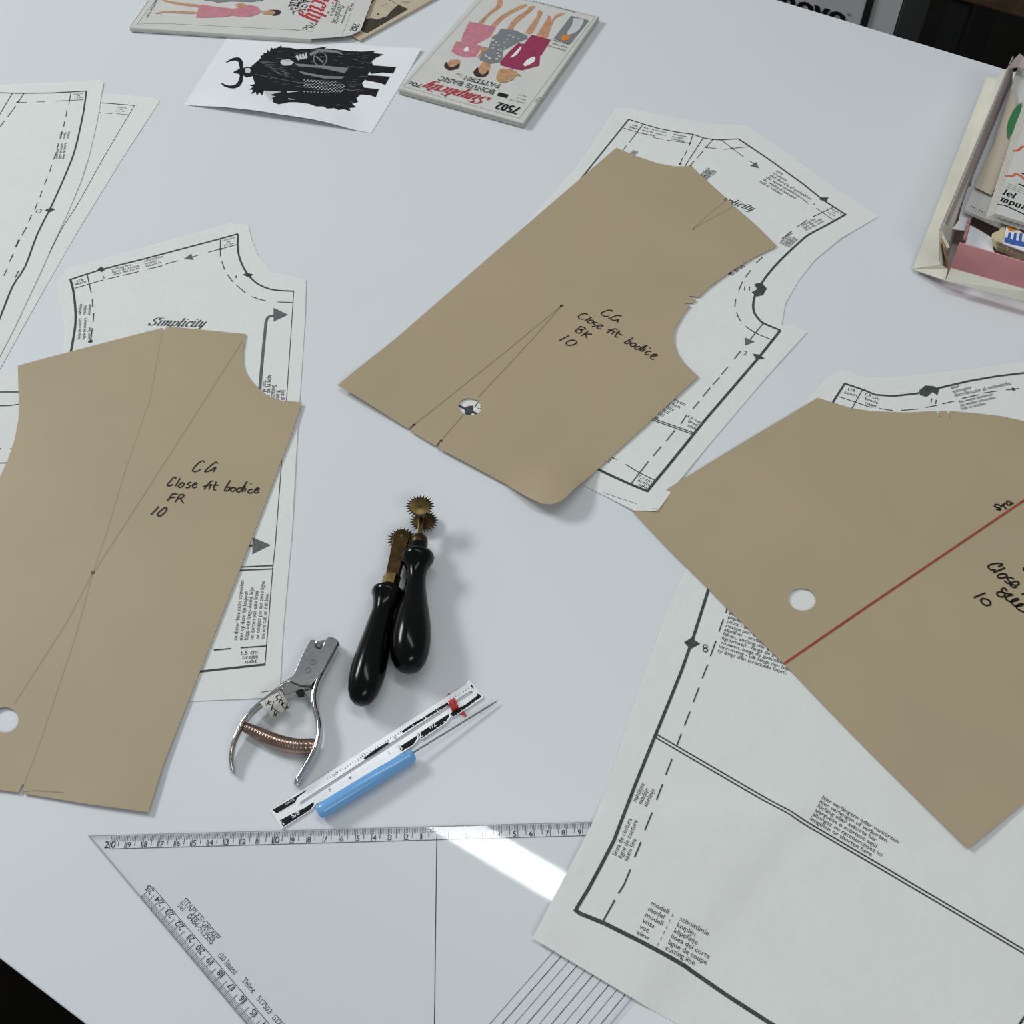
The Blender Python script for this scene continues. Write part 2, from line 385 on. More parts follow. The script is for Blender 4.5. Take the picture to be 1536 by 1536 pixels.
class Ink:
    open_ = upright = False
    """flat print. to3(x, y) gives the world point (m) of a place (cm) on the printed surface"""
    def __init__(s, to3, maxlen=1.2, px=None):
        s.to3, s.maxlen, s.v, s.f, s.cut, s.lv, s.n = to3, maxlen, [], [], [], [], 0
        s.px = px or W
    def _add(s, pts, faces):
        n = len(s.v)
        if not s.open_: s.cut.append((n, len(s.f)))
        s.v += [Vector((p[0], p[1])) for p in pts]
        s.n += 1
        s.lv += [s.n % 41 * 3e-6] * len(pts)
        s.f += [tuple(i + n for i in f) for f in faces]
    def line(s, pts, w, caps=0.0):
        """ribbon, pts in cm, width w cm"""
        pts = [Vector((p[0], p[1])) for p in pts]
        q = [pts[0]]
        for a, b in zip(pts, pts[1:]):
            k = max(1, int((b - a).length / s.maxlen))
            q += [a.lerp(b, (i + 1) / k) for i in range(k)]
        q = [p for i, p in enumerate(q) if i == 0 or (p - q[i - 1]).length > 1e-5]
        if len(q) < 2:
            return
        vs = []
        for i, p in enumerate(q):
            d0 = (q[i] - q[i - 1]).normalized() if i else (q[1] - q[0]).normalized()
            d1 = (q[i + 1] - q[i]).normalized() if i < len(q) - 1 else d0
            n0, n1 = Vector((-d0.y, d0.x)), Vector((-d1.y, d1.x))
            m = n0 + n1
            m = m.normalized() if m.length > .2 else n0
            k = w / 2 / max(.5, m.dot(n0))
            e = Vector((0, 0))
            if i == 0: e = -d0 * caps * w
            if i == len(q) - 1: e = d0 * caps * w
            vs += [p + m * k + e, p - m * k + e]
        s._add(vs, [(2 * i + 1, 2 * i + 3, 2 * i + 2, 2 * i) for i in range(len(q) - 1)])
    def L(s, pts, w, smooth=0, close=False, caps=0.0):
        """ribbon through photograph points"""
        if smooth: pts = smooth_path(pts, smooth)
        q = [s.px(p) for p in pts]
        if close: q.append(q[0])
        s.line(q, w, caps)
    def fill(s, poly):
        poly = [Vector((p[0], p[1])) for p in poly]
        n = len(poly)
        tr = tessellate_polygon([[Vector((p.x, p.y, 0)) for p in poly]])
        fs = []
        for t in tr:
            a, b, c = poly[t[0]], poly[t[1]], poly[t[2]]
            fs.append(t if (b - a).cross(c - a) > 0 else t[::-1])
        s._add(poly, fs)
    def F(s, pts, smooth=0):
        if smooth: pts = smooth_path(list(pts) + [pts[0]], smooth)[:-1]
        s.fill([s.px(p) for p in pts])
    def disc(s, p, r, n=12):
        c = s.px(p)
        s.fill([c + Vector((math.cos(2 * math.pi * i / n) * r, math.sin(2 * math.pi * i / n) * r)) for i in range(n)])
    def frame(s, a, b):
        a, b = Vector(a), Vector(b)
        X = b - a
        return a, X, Vector((-X.y, X.x))
    def text(s, st, a, b, ys=1.0, shear=0.0, bold=0.0):
        """block letters with the baseline from a to b (cm)"""
        vs, fs, w = glyphs(st)
        o, X, Y = s.frame(a, b)
        X, Y = X / w, Y / w
        for dx in ((-bold, bold) if bold else (0,)):
            s._add([o + X * (x + shear * y * ys + dx) + Y * (y * ys) for x, y in vs], fs)
    def T(s, st, p0, p1, **k):
        s.text(st, s.px(p0), s.px(p1), **k)
    def H(s, st, p0, p1, h):
        """figure of a given height (cm) starting at p0, reading towards p1"""
        a, b = s.px(p0), s.px(p1)
        X = (b - a).normalized() * (glyphs(st)[2] * h / .7)
        s.text(st, a, a + X)
    def block(s, lines, p0, p1, step, ys=1.0, align=0):
        """lines of block letters; the FIRST line runs p0..p1 in the photograph, step = photograph vector between lines"""
        w0 = glyphs(lines[0])[2]
        a, b = s.px(p0), s.px(p1)
        X = (b - a) / w0
        for i, st in enumerate(lines):
            if not st: continue
            w = glyphs(st)[2]
            o = s.px((p0[0] + step[0] * i, p0[1] + step[1] * i))
            o = o + X * ((w0 - w) * align)
            s.text(st, o, o + X * w, ys=ys)
    def strokes(s, table, st, a, b, pen=.06, nib=0.0, shear=0.0, ys=1.0):
        w = sum(table[c][1] for c in st)
        o, X, Y = s.frame(a, b)
        X, Y = X / w, Y / w
        u = X.length
        x = 0.0
        for c in st:
            for poly in table[c][0]:
                if nib:
                    q = smooth_path(poly, 2) if len(poly) > 2 else poly
                    for (ax, ay), (bx, by) in zip(q, q[1:]):
                        pts = [(ax - nib / 2, ay), (ax + nib / 2, ay), (bx + nib / 2, by), (bx - nib / 2, by)]
                        pts = [o + X * (x + px + shear * py * ys) + Y * (py * ys) for px, py in pts]
                        if abs((pts[1] - pts[0]).cross(pts[3] - pts[0])) > 1e-7:
                            s._add(pts, [(0, 1, 2, 3) if (pts[1] - pts[0]).cross(pts[3] - pts[0]) > 0 else (3, 2, 1, 0)])
                s.line([o + X * (x + px + shear * py * ys) + Y * (py * ys) for px, py in poly], pen * u)
            x += table[c][1]
    def pen(s, strokes, w):
        """handwriting traced from the photograph"""
        for st in strokes:
            if len(st) == 1:
                s.disc(st[0], w * .6, 8)
            else:
                s.L(st, w, smooth=4 if len(st) > 2 else 0, caps=.25)
    def build(s, name, m, parent, label=None, split=None):
        """a few marks: one part each; many small ones (dashes, letters): one part of kind stuff"""
        if split is None: split = len(s.cut) <= 8
        V = [s.to3(v.x, v.y) for v in s.v]
        if not s.upright: V = [Vector((v[0], v[1], v[2] + l)) for v, l in zip(V, s.lv)]
        if split:
            ends = s.cut[1:] + [(len(s.v), len(s.f))]
            for (a, fa), (b, fb) in zip(s.cut, ends):
                o = raw(name, V[a:b], [tuple(i - a for i in f) for f in s.f[fa:fb]], m, parent)
                if label: o['label'] = label
        else:
            o = raw(name, V, s.f, m, parent)
            o['kind'] = 'stuff'
            if label: o['label'] = label
        return o

# ------------------------------------------------------------------ sheets of paper and card
def inside(p, poly):
    x, y = p
    r = False
    j = len(poly) - 1
    for i in range(len(poly)):
        xi, yi = poly[i]
        xj, yj = poly[j]
        if (yi > y) != (yj > y) and x < (xj - xi) * (y - yi) / (yj - yi) + xi:
            r = not r
        j = i
    return r

def Wz(p, zf):
    z = 0.1
    for _ in range(6):
        q = W(p, z)
        z = zf(q.x, q.y)
    return q

def dens(poly, d):
    out = []
    for i in range(len(poly)):
        a, b = Vector(poly[i]), Vector(poly[(i + 1) % len(poly)])
        k = max(1, int((b - a).length / d + .5))
        out += [a.lerp(b, j / k) for j in range(k)]
    return out

def seg_d(x, y, a, b):
    ab = b - a
    t = max(0, min(1, ((x - a.x) * ab.x + (y - a.y) * ab.y) / ab.length_squared))
    return math.hypot(x - a.x - ab.x * t, y - a.y - ab.y * t)

def surf(base, wrinkle=0.0, bumps=(), creases=(), seed=0):
    """height (cm) over the table: base + slow wrinkles + soft lifts (px, radius cm, cm) + creases (px, px, cm, width cm)"""
    B = [(W(p), r, h) for p, r, h in bumps]
    C = [(W(p), W(q), h, w) for p, q, h, w in creases]
    def f(x, y):
        z = base
        if wrinkle:
            z += wrinkle * (.5 + .5 * noise.noise(Vector((x * .16, y * .16, seed)))) + wrinkle * .35 * (.5 + .5 * noise.noise(Vector((x * .5, y * .5, seed + 9))))
        for c, r, h in B:
            d = math.hypot(x - c.x, y - c.y) / r
            if d < 1:
                z += h * (1 - d * d * (3 - 2 * d))
        for a, b, h, w in C:
            d = seg_d(x, y, a, b) / w
            if d < 3:
                z += h * math.exp(-d * d)
        return z
    return f

def sheet(name, outline, zf, thick, m, label, cat, holes=(), grid=.9, group=None, parent=None, smooth=True):
    loops = [dens([tuple(Wz(p, zf)) for p in outline], grid)] + [dens([tuple(Wz(p, zf)) for p in h], grid) for h in holes]
    verts, edges = [], []
    for lp in loops:
        n = len(verts)
        verts += lp
        edges += [(n + i, n + (i + 1) % len(lp)) for i in range(len(lp))]
    out, hs = loops[0], loops[1:]
    x0, x1 = min(p.x for p in out), max(p.x for p in out)
    y0, y1 = min(p.y for p in out), max(p.y for p in out)
    nb = len(verts)
    g2 = (grid * .45) ** 2
    for i in range(int((x1 - x0) / grid) + 1):
        for j in range(int((y1 - y0) / grid) + 1):
            p = Vector((x0 + (i + .5 * (j % 2)) * grid, y0 + j * grid))
            if inside(p, out) and not any(inside(p, h) for h in hs) and all((p - q).length_squared > g2 for q in verts[:nb]):
                verts.append(p)
    vs, es, fs, *_ = delaunay_2d_cdt(verts, edges, [], 1, 1e-5)
    keep = []
    for f in fs:
        c = sum((vs[i] for i in f), Vector((0, 0))) / len(f)
        if inside(c, out) and not any(inside(c, h) for h in hs):
            a, b, d = vs[f[0]], vs[f[1]], vs[f[2]]
            keep.append(tuple(f) if (b - a).cross(d - a) > 0 else tuple(f[::-1]))
    n = len(vs)
    cnt = {}
    for f in keep:
        for i in range(len(f)):
            cnt[(f[i], f[(i + 1) % len(f)])] = 1
    rim = [e for e in cnt if (e[1], e[0]) not in cnt]
    V3 = [P3(v.x, v.y, zf(v.x, v.y) + thick) for v in vs] + [P3(v.x, v.y, zf(v.x, v.y)) for v in vs]
    F3 = list(keep) + [tuple(i + n for i in f[::-1]) for f in keep] + [(a, a + n, b + n, b) for a, b in rim]
    o = raw(name, V3, F3, m, parent)
    if smooth:
        o.data.polygons.foreach_set('use_smooth', [True] * (2 * len(keep)) + [False] * len(rim))
        o.data.set_sharp_from_angle(angle=R(40))
    if label: tag(o, label, cat, group)
    return o

def on(zf, lift):
    return lambda x, y: P3(x, y, zf(x, y) + lift)

def ell(p, rx, ry, n=28, rot=0):
    c, s_ = math.cos(R(rot)), math.sin(R(rot))
    return [(p[0] + rx * math.cos(2 * math.pi * i / n) * c - ry * math.sin(2 * math.pi * i / n) * s_, p[1] + rx * math.cos(2 * math.pi * i / n) * s_ + ry * math.sin(2 * math.pi * i / n) * c) for i in range(n)]

# ================================================================== THE SETTING
raw('floor', [(-3, -2, 0), (4.5, -2, 0), (4.5, 5, 0), (-3, 5, 0)], [(0, 1, 2, 3)], M['floor'])['kind'] = 'structure'

# ------------------------------------------------------------------ work table
FE, NE = Vector((30.72, 125.2)), Vector((-29.33, 16.22))
ed = Vector((.851, -.525)).normalized()
fd, nd_ = Vector((.8436, -.537)).normalized(), Vector((.859, -.512)).normalized()
en = Vector((.525, .851))
tab = thing('work_table', 'large white laminate cutting table with everything spread on it', 'table', (.3, .5, 0))
top = [FE - fd * 150, NE - nd_ * 110, NE + nd_ * 160, FE + fd * 115]
MB().prism([tuple(p) for p in top], -2.8, 0).build('tabletop', M['table'], tab, bevel=.0015)
MB().prism([tuple(p + q) for p, q in zip(top, (ed * 8 - en * 8, ed * 8 + en * 8, -ed * 8 + en * 8, -ed * 8 - en * 8))], -8, -2.82).build('apron', M['black'], tab)
for p, q in zip(top, (ed * 12 - en * 12, ed * 12 + en * 12, -ed * 12 + en * 12, -ed * 12 - en * 12)):
    c = p + q
    MB().prism([tuple(c + ed * a + en * b) for a, b in ((-3, -3), (3, -3), (3, 3), (-3, 3))], -74, -8.02).build('leg', M['black'], tab)

# ================================================================== TISSUE PATTERN PIECES AND CARDS
THIN, MED, HEAVY = .05, .09, .2
def kids(sheet_ob, zf, lift=.026):
    """ink builders for a sheet: returns a dict of Ink by part name"""
    me = sheet_ob.data
    off = sheet_ob.location
    bvh = BVHTree.FromPolygons([v.co + off for v in me.vertices], [tuple(p.vertices) for p in me.polygons])
    def to3(x, y):
        h = bvh.ray_cast(Vector((x * .01, y * .01, TH + .3)), Vector((0, 0, -1)))[0]
        return P3(x, y, zf(x, y) + lift) if h is None else Vector((x * .01, y * .01, h.z + max(.00006, lift * .01 - .00010)))
    px = lambda p: Wz(p, zf)
    return lambda: Ink(to3, .4, px)

# ---- far left: two overlapping sheets
zB = surf(.02, .03, seed=1)
B_ = sheet('tissue_pattern', [(100, 138), (146, 140), (190, 143), (233, 147), (240, 151), (182, 240), (117, 346), (60, 445), (0, 553), (-40, 560), (-60, 400)], zB, .006, M['tissue'],
           'translucent tissue pattern sheet at the far left, lower one whose pointed corner sticks out right', 'pattern')
k = kids(B_, zB, .012)
i = k()
i.L(va((500, 588), (560, 591), (775, 608)), .13)
i.L(va((775, 608), (690, 750), (590, 920), (440, 1190), (360, 1310), (280, 1465)) + vb((230, 165)), .07)
i.build('printed_outline', M['ink'], B_)
i = k()
for a in (((550, 643), (582, 649)), ((605, 653), (648, 656)), ((670, 655), (745, 662))): i.L(va(*a), .07)
i.build('printed_seam_line', M['ink'],split=False, parent=B_)
i = k()
i.block(['costura', 'de', '1,5 cm'], *va((672, 622), (730, 626)), (-1.2, 2.6), align=.5)
i.build('printed_text', M['ink'],split=False, parent=B_)
i = k()
i.block(['nahtlinie an der bruchkante', 'naadlijn langs de vouw', 'sömlinje langs vikningen', 'línea de costura', 'ligne de couture', 'seam line on the fold', 'direction du tissu', 'hilo de la tela', 'grain line', 'schnittlinie', 'kniplijn'], *va((140, 880), (280, 610)), (4.6, .6))
i.L(va((120, 890), (240, 640)), .1)
i.L(va((60, 1536), (120, 1430), (170, 1360), (205, 1330), (245, 1325)), .2, smooth=4)
i.F(va((240, 1300), (305, 1318), (240, 1342)))
i.build('printed_grain_arrow', M['ink2'], B_)

zA = surf(.07, .05, seed=2)
A_ = sheet('tissue_pattern', [(-60, 122), (0, 127), (90, 124), (150, 120), (155, 124), (146, 180), (134, 232), (122, 270), (102, 318), (80, 365), (60, 410), (20, 495), (-30, 590), (-90, 590)], zA, .006, M['tissue'],
           'translucent tissue pattern sheet at the far left edge, upper one with notch 13', 'pattern')
k = kids(A_, zA)
i = k()
i.L(va((-120, 538), (0, 535), (100, 538), (300, 536), (498, 525)), .17)
i.L(va((498, 523), (485, 620), (470, 700), (430, 870), (380, 1000), (300, 1180), (215, 1350), (145, 1536)) + vb((60, 320), (0, 470), (-60, 600)), .17, smooth=3)
i.build('printed_outline', M['ink'], A_)
i = k()
for a in (((155, 590), (108, 590)), ((210, 588), (258, 587)), ((318, 583), (478, 575)), ((410, 530), (400, 580)), ((400, 580), (396, 605)), ((385, 636), (380, 672)), ((372, 700), (367, 730)), ((358, 760), (350, 795)), ((338, 825), (328, 862)),
          ((322, 885), (308, 920)), ((297, 952), (286, 990)), ((272, 1025), (257, 1063)), ((242, 1098), (230, 1138)), ((216, 1168), (200, 1210)), ((183, 1238), (165, 1278)), ((150, 1312), (130, 1352)),
          ((113, 1382), (92, 1425)), ((75, 1465), (55, 1508)), ((90, 612), (45, 674)), ((25, 697), (0, 732)), ((138, 540), (104, 590)), ((70, 540), (-5, 665)), ((108, 1560), (88, 1600))):
    i.L(va(*a), .085)
for a in (((128, 35), (105, 75)), ((90, 95), (75, 130)), ((65, 165), (45, 200)), ((35, 235), (18, 268))): i.L(vb(*a), .085)
i.disc(va((103, 589))[0], .16)
i.build('printed_seam_line', M['ink'],split=False, parent=A_)
i = k()
i.F(va((258, 1212), (290, 1196), (320, 1206), (286, 1224)))
i.build('printed_notch', M['ink'], A_)
i = k()
i.H('13', *va((205, 1226), (252, 1226)), .5)
i.block(['couture', 'de', '1.5 cm'], *va((418, 546), (480, 543)), (.5, 2.9), align=.5)
i.block(['sömlinje', 'naadlijn', 'nahtlinie'], *va((352, 800), (362, 757)), (5.5, .2))
i.block(['seam line', 'ligne de couture', 'línea de costura'], *va((330, 912), (338, 860)), (5.2, .2))
i.build('printed_text', M['ink'],split=False, parent=A_)

# ---- front bodice tissue
zF = surf(.025, .05, seed=3, creases=[((230, 470), (460, 440), .03, 1.1), ((352, 354), (440, 760), .025, 1.1)])
Fr = sheet('tissue_pattern', [(86, 424), (100, 404), (220, 370), (345, 335), (372, 337), (378, 362), (388, 385), (408, 408), (459, 420), (458, 470), (452, 560), (446, 650), (438, 796), (424, 953), (419, 1046), (286, 1052), (150, 1040), (40, 800),
           (-50, 790), (-50, 566), (0, 566), (60, 556), (92, 538), (98, 500)], zF, .006, M['tissue'], 'tissue pattern sheet with notches 1 and 4 under the FR card', 'pattern')
k = kids(Fr, zF)
i = k()
i.L(vb((335, 287), (480, 240), (700, 185), (1143, 67)), .19)
i.L(vb((1141, 67), (1143, 150), (1160, 210), (1190, 262), (1230, 302), (1280, 327), (1330, 338), (1410, 342)), .17, smooth=3)
i.L(vb((337, 283), (352, 340), (362, 430), (362, 500), (350, 580), (338, 640), (300, 760)), .2, smooth=3)
i.L(vb((1410, 342), (1375, 865)) + vc((1075, 440), (1066, 520), (1035, 905)), .06)
i.L(vc((700, 938), (790, 930), (1036, 903)), .17)
i.L(vb((-60, 828), (0, 826), (100, 826)), .13)
i.build('printed_outline', M['ink'], Fr)
i = k()
for a in (((418, 260), (438, 350)), ((360, 328), (495, 288)), ((1058, 88), (1058, 175)), ((1138, 118), (1000, 155)), ((512, 285), (572, 270)), ((588, 267), (666, 248)), ((708, 237), (778, 220)), ((795, 212), (855, 196)),
          ((925, 178), (953, 168)), ((1092, 263), (1118, 298)), ((1133, 312), (1178, 350)), ((1208, 368), (1240, 380), (1275, 388)), ((1333, 394), (1408, 397)), ((1065, 200), (1078, 238)),
          ((443, 380), (446, 420)), ((450, 448), (447, 490)), ((443, 520), (436, 580)), ((-20, 893), (40, 892), (92, 885)), ((-10, 1098), (5, 1098)), ((48, 1099), (62, 1099)), ((-20, 1168), (40, 1166))):
    i.L(vb(*a), .09)
for a in (((835, 847), (903, 841)), ((940, 838), (1040, 831)), ((938, 523), (1066, 517)), ((934, 536), (1066, 530))): i.L(vc(*a), .1)
i.disc(vb((434, 583))[0], .2)
i.disc(vb((1058, 140))[0], .16)
i.build('printed_seam_line', M['ink'],split=False, parent=Fr)
i = k()
i.F(vb((466, 238), (486, 224), (507, 237), (488, 251)))
i.F(vb((1163, 263), (1186, 254), (1217, 262), (1195, 276)))
i.build('printed_notch', M['ink'], Fr)
i = k()
i.F(vb((882, 188), (918, 162), (929, 192)))
i.L(vb((1240, 900), (1247, 810), (1262, 640), (1275, 510), (1278, 485), (1290, 465), (1315, 460)), .26, smooth=3)
i.F(vb((1313, 422), (1383, 455), (1313, 488)))
i.F(vc((988, 407), (1058, 437), (985, 473)))
i.L(vc((930, 440), (988, 440)), .2)
i.build('printed_grain_arrow', M['ink2'], Fr)
i = k()
i.strokes(LOGO, 'Simplicity', *[Wz(p, zF) for p in vb((704, 506), (975, 514))], pen=.035, nib=.125, shear=.45, ys=1.15)
i.build('printed_word_mark', M['ink'],split=False, parent=Fr)
i = k()
i.H('1', *vb((498, 284), (518, 280)), .42)
i.H('4', *vb((1122, 280), (1143, 280)), .42)
i.block(['cutting line', 'ligne de coupe', 'línea del corte'], *vb((536, 243), (632, 219)), (1.3, 3.7))
i.block(['schnittlinie', 'kniplijn', 'klipplinje'], *vb((692, 203), (782, 179)), (1.6, 3.6))
i.block(['línea de costura', 'ligne de couture', 'seam line'], *vb((385, 572), (392, 472)), (7.5, .1))
i.block(['nahtlinie', 'naadlijn', 'sömlinje'], *vb((388, 455), (395, 403)), (7.0, .1))
i.block(['1,5 cm', 'breite', 'naht'], *vc((942, 866), (1006, 861)), (1.2, 6.6), align=.5)
i.block(['an dieser linie nicht schneiden', 'niet op deze lijn knippen', 'klipp inte längs denna linje', 'no corten por esta linea', 'ne coupez pas sur cette ligne', 'do not cut on this line'], *vc((926, 809), (953, 575)), (8.2, -.5))
i.block(['hilo de la tela', 'droit fil de la tela', 'draadrichting', 'tradriktning', 'straight grain'], *vb((1268, 900), (1277, 770)), (7.0, 3.5))
i.block(["1/4", 'seam'], *vb((372, 300), (400, 292)), (.6, 3.4), align=.5)
i.block(['couture', 'de', '1.5 cm'], *vb((1068, 103), (1126, 88)), (.4, 4.0), align=.5)
i.build('printed_text', M['ink'],split=False, parent=Fr)

# ---- back bodice tissue (its lower right corner lies on the sleeve card)
zK = surf(.025, .05, seed=4, bumps=[((978, 766), 5.2, .24)], creases=[((1150, 350), (1262, 356), .045, 1.0), ((870, 240), (925, 165), .03, 1.), ((1040, 700), (900, 690), .03, 1.1)])
Bk = sheet('tissue_pattern', [(868, 246), (893, 210), (923, 163), (938, 162), (1068, 187), (1119, 188), (1194, 240), (1260, 288), (1317, 325), (1300, 335), (1262, 357), (1222, 390), (1197, 422), (1178, 455), (1172, 487), (1190, 489), (1211, 498), (1150, 565),
           (1059, 672), (1036, 700), (1014, 727), (1000, 748), (986, 767), (968, 766), (951, 766), (910, 745), (874, 727), (800, 690), (690, 645), (600, 600), (610, 540), (760, 370)], zK, .006, M['tissue'],
           'tissue pattern sheet with notches 11 and 2 under the BK card', 'pattern', grid=.75)
k = kids(Bk, zK)
i = k()
i.L(vd((-300, 830), (65, 383), (298, 93)), .16)
i.L(vd((297, 93), (365, 115), (440, 137), (530, 155), (605, 165), (655, 182), (700, 190), (740, 192), (780, 189), (826, 187)), .15)
i.L(vd((824, 187), (980, 292), (1130, 400), (1230, 480), (1340, 551)), .19)
i.L(vd((1340, 549), (1250, 600), (1160, 648), (1110, 690), (1040, 755), (980, 820), (935, 880), (905, 935), (895, 985), (900, 1020), (920, 1050), (945, 1072)) + ve((1325, 195)), .21, smooth=3)
i.L(ve((1325, 195), (1190, 365), (850, 760), (600, 1070), (525, 1160), (470, 1228)), .23)
i.L(ve((475, 1225), (365, 1180), (160, 1085)) + [(800, 657), (735, 631), (712, 619.5), (697, 613), (688, 608.5), (640, 584)], .23)
i.build('printed_outline', M['ink'], Bk)
i = k()
for a in (((365, 118), (300, 205)), ((288, 220), (268, 243)), ((272, 135), (385, 168)), ((415, 180), (462, 190)), ((480, 193), (590, 208)), ((606, 165), (588, 220)), ((578, 240), (565, 270)), ((556, 278), (545, 307)), ((655, 183), (565, 322)), ((700, 192), (668, 230)), ((655, 245), (625, 280)), ((612, 292), (590, 320)),
          ((668, 227), (722, 235)), ((755, 238), (793, 233), (872, 225)), ((742, 193), (848, 273)), ((876, 292), (905, 310)), ((1112, 460), (1160, 498)), ((1198, 520), (1278, 576)), ((1283, 514), (1180, 562)),
          ((1152, 578), (1106, 610)), ((1080, 630), (1032, 668)), ((940, 755), (908, 783)), ((883, 818), (857, 852)), ((843, 873), (826, 915)), ((812, 955), (806, 993)), ((815, 1020), (822, 1040), (835, 1062)), ((858, 1087), (900, 1115))):
    i.L(vd(*a), .085)
for a in (((1102, 170), (1160, 210), (1210, 232), (1265, 253)), ((1215, 150), (1132, 253)), ((1070, 328), (1028, 380)), ((990, 428), (948, 477)), ((935, 497), (893, 542)), ((875, 563), (830, 618)), ((805, 650), (765, 697)), ((727, 735), (687, 795)), ((650, 835), (593, 905)),
          ((563, 938), (510, 1000)), ((480, 1035), (425, 1105), (367, 1180)), ((505, 757), (770, 851)), ((500, 767), (768, 862)), ((335, 1052), (420, 1105), (527, 1158)), ((235, 1003), (278, 1022))):
    i.L(ve(*a), .085)
i.L(ve((190, 1232), (300, 1270), (405, 1305)), .035)
i.L(ve((512, 1334), (540, 1344)), .035)
for q in ((590, 208), (545, 307), (594, 318), (668, 227), (793, 233)): i.disc(vd(q)[0], .15)
i.build('printed_seam_line', M['ink'],split=False, parent=Bk)
i = k()
i.F(vd((1212, 478), (1224, 468), (1257, 469), (1246, 489)))
i.F(vd((899, 884), (935, 877), (961, 905), (942, 938), (912, 944), (887, 924), (914, 908)))
i.F(ve((1148, 345), (1190, 350), (1228, 378), (1172, 383)))
i.F([(697, 612), (703, 609), (710, 608.5), (710, 618), (704, 624), (697, 622)])
i.build('printed_notch', M['ink'], Bk)
i = k()
i.F(vd((880, 317), (910, 299), (924, 329)))
i.F(ve((1097, 240), (1162, 268), (1098, 293)))
i.build('printed_grain_arrow', M['ink2'], Bk)
i = k()
i.strokes(LOGO, 'Simplicity', *[Wz(p, zK) for p in vd((672, 460), (886, 535))], pen=.035, nib=.125, shear=.45, ys=1.15)
i.build('printed_word_mark', M['ink'],split=False, parent=Bk)
i = k()
i.H('11', *vd((850, 914), (876, 918)), .6)
i.H('1', *vd((1180, 505), (1192, 511)), .45)
i.H('2', *ve((1085, 352), (1128, 360)), .55)
i.H('13', *[(711, 611), (722, 615)], .62)
i.block(['línea de costura', 'ligne de couture', 'seam line'], *vd((366, 134), (478, 160)), (-1.6, 4.2))
i.block(['nahtlinie', 'naadlijn', 'sömlinje'], *vd((510, 168), (574, 180)), (-1.3, 3.4))
i.block(['1/4', 'seam'], *vd((312, 124), (336, 131)), (-1.2, 3.5), align=.5)
i.block(['aise', 'soutenir', 'distribuzcia el embebido', 'die weite einhalten', 'de wijdte inhouden', 'håll in vidden'], *vd((1003, 343), (1032, 360)), (-5.0, 3.2))
i.block(['couture', 'de', '1.5 cm'], *vd((1272, 528), (1316, 550)), (-4.0, 1.8), align=.5)
i.block(['cutting line', 'ligne de coupe', 'línea del corte'], *vd((1130, 608), (1196, 574)), (3.2, 3.2))
i.block(['schnittlinie', 'kniplijn', 'klipplinje', 'snittlinje'], *vd((1030, 690), (1085, 640)), (3.9, 2.0))
i.block(['sömlinje', 'naadlijn', 'nahtlinie', 'fadenlauf'], *vd((640, 372), (690, 330)), (2.8, 1.9))
i.block(['seam', 'naht', 'söm'], *vd((305, 262), (330, 244)), (3, .6))
i.block(['grain line', 'fil droit'], *vd((776, 838), (858, 780)), (5, 2.4))
i.block(['1,5 cm', 'bred', 'söm'], *ve((728, 752), (806, 792)), (-1.6, 5.6), align=.5)
i.block(['1,5 cm', 'breite', 'naht'], *ve((416, 1138), (496, 1172)), (-1.8, 5.2), align=.5)
i.block(['hier verkürzen', 'oder kniplijn inkorten', 'avkorta här', 'acórtese aquí', 'ou raccourcissez ici', 'lengthen or shorten here'], *ve((480, 570), (712, 680)), (-8.2, 4.0), align=1)
i.block(['hem line', 'saum'], *ve((150, 985), (240, 1030)), (-3, 4), align=1)
i.build('printed_text', M['ink'],split=False, parent=Bk)

# ---- sleeve tissue (its lower left part covers the set square)
SQ_A, SQ_d = W((132, 1254), .1), (W((873.7, 1256.2), .02) - W((162.5, 1276.1), .02))
SQ_U = SQ_d.length / 29.0
SQ_d = SQ_d.normalized()
SQ_n = Vector((SQ_d.y, -SQ_d.x))             # towards the apex
SQ_o = W((655.1, 1259.7), .02)                # zero mark on the inner line
SQ_half = (SQ_o - SQ_A).dot(SQ_d)
SQ_B = SQ_A + SQ_d * 2 * SQ_half
SQ_P = SQ_A + SQ_d * SQ_half + SQ_n * SQ_half
_rl = (SQ_P - SQ_B).normalized()
_rn = Vector((_rl.y, -_rl.x))                 # out of the square on its right side
if _rn.dot(SQ_d) < 0: _rn = -_rn
def sq_in(x, y):
    p = Vector((x, y))
    return min((p - SQ_A).dot(SQ_n), -(p - SQ_B).dot(_rn))
_zS = surf(.025, .04, seed=5, creases=[((1180, 1010), (1536, 1180), .04, 1.3), ((1000, 960), (1180, 1010), .03, 1.2), ((1240, 1190), (1500, 1380), .03, 1.3)], bumps=[((799, 1407), 2.2, .10)])
def zS(x, y):
    t = max(0, min(1, (sq_in(x, y) + 1.3) / 1.0))
    return _zS(x, y) + .2 * t * t * (3 - 2 * t)
Sl = sheet('tissue_pattern', [(1212, 600), (1230, 577), (1246, 562), (1266, 555), (1297, 566), (1344, 566), (1443, 555), (1536, 543), (1640, 545), (1700, 620), (1700, 1690), (1250, 1678), (1017, 1536), (960, 1504), (880, 1456), (799, 1407), (830, 1347), (851, 1308), (889, 1233),
           (912, 1175), (939, 1092), (962, 1022), (986, 956), (1004, 905), (1022, 865), (1060, 800), (1160, 690)], zS, .006, M['tissue'], 'large tissue pattern sheet of a sleeve with notch 8 overlapping the clear set square', 'pattern', grid=.85)
k = kids(Sl, zS, .032)
i = k()
i.L(vf((780, 235), (808, 188), (856, 113)), .17)
i.L(vf((853, 115), (922, 138), (970, 158), (1040, 163), (1130, 153), (1170, 143), (1230, 128), (1330, 105), (1430, 88), (1536, 75), (1640, 75), (1750, 110)), .19)
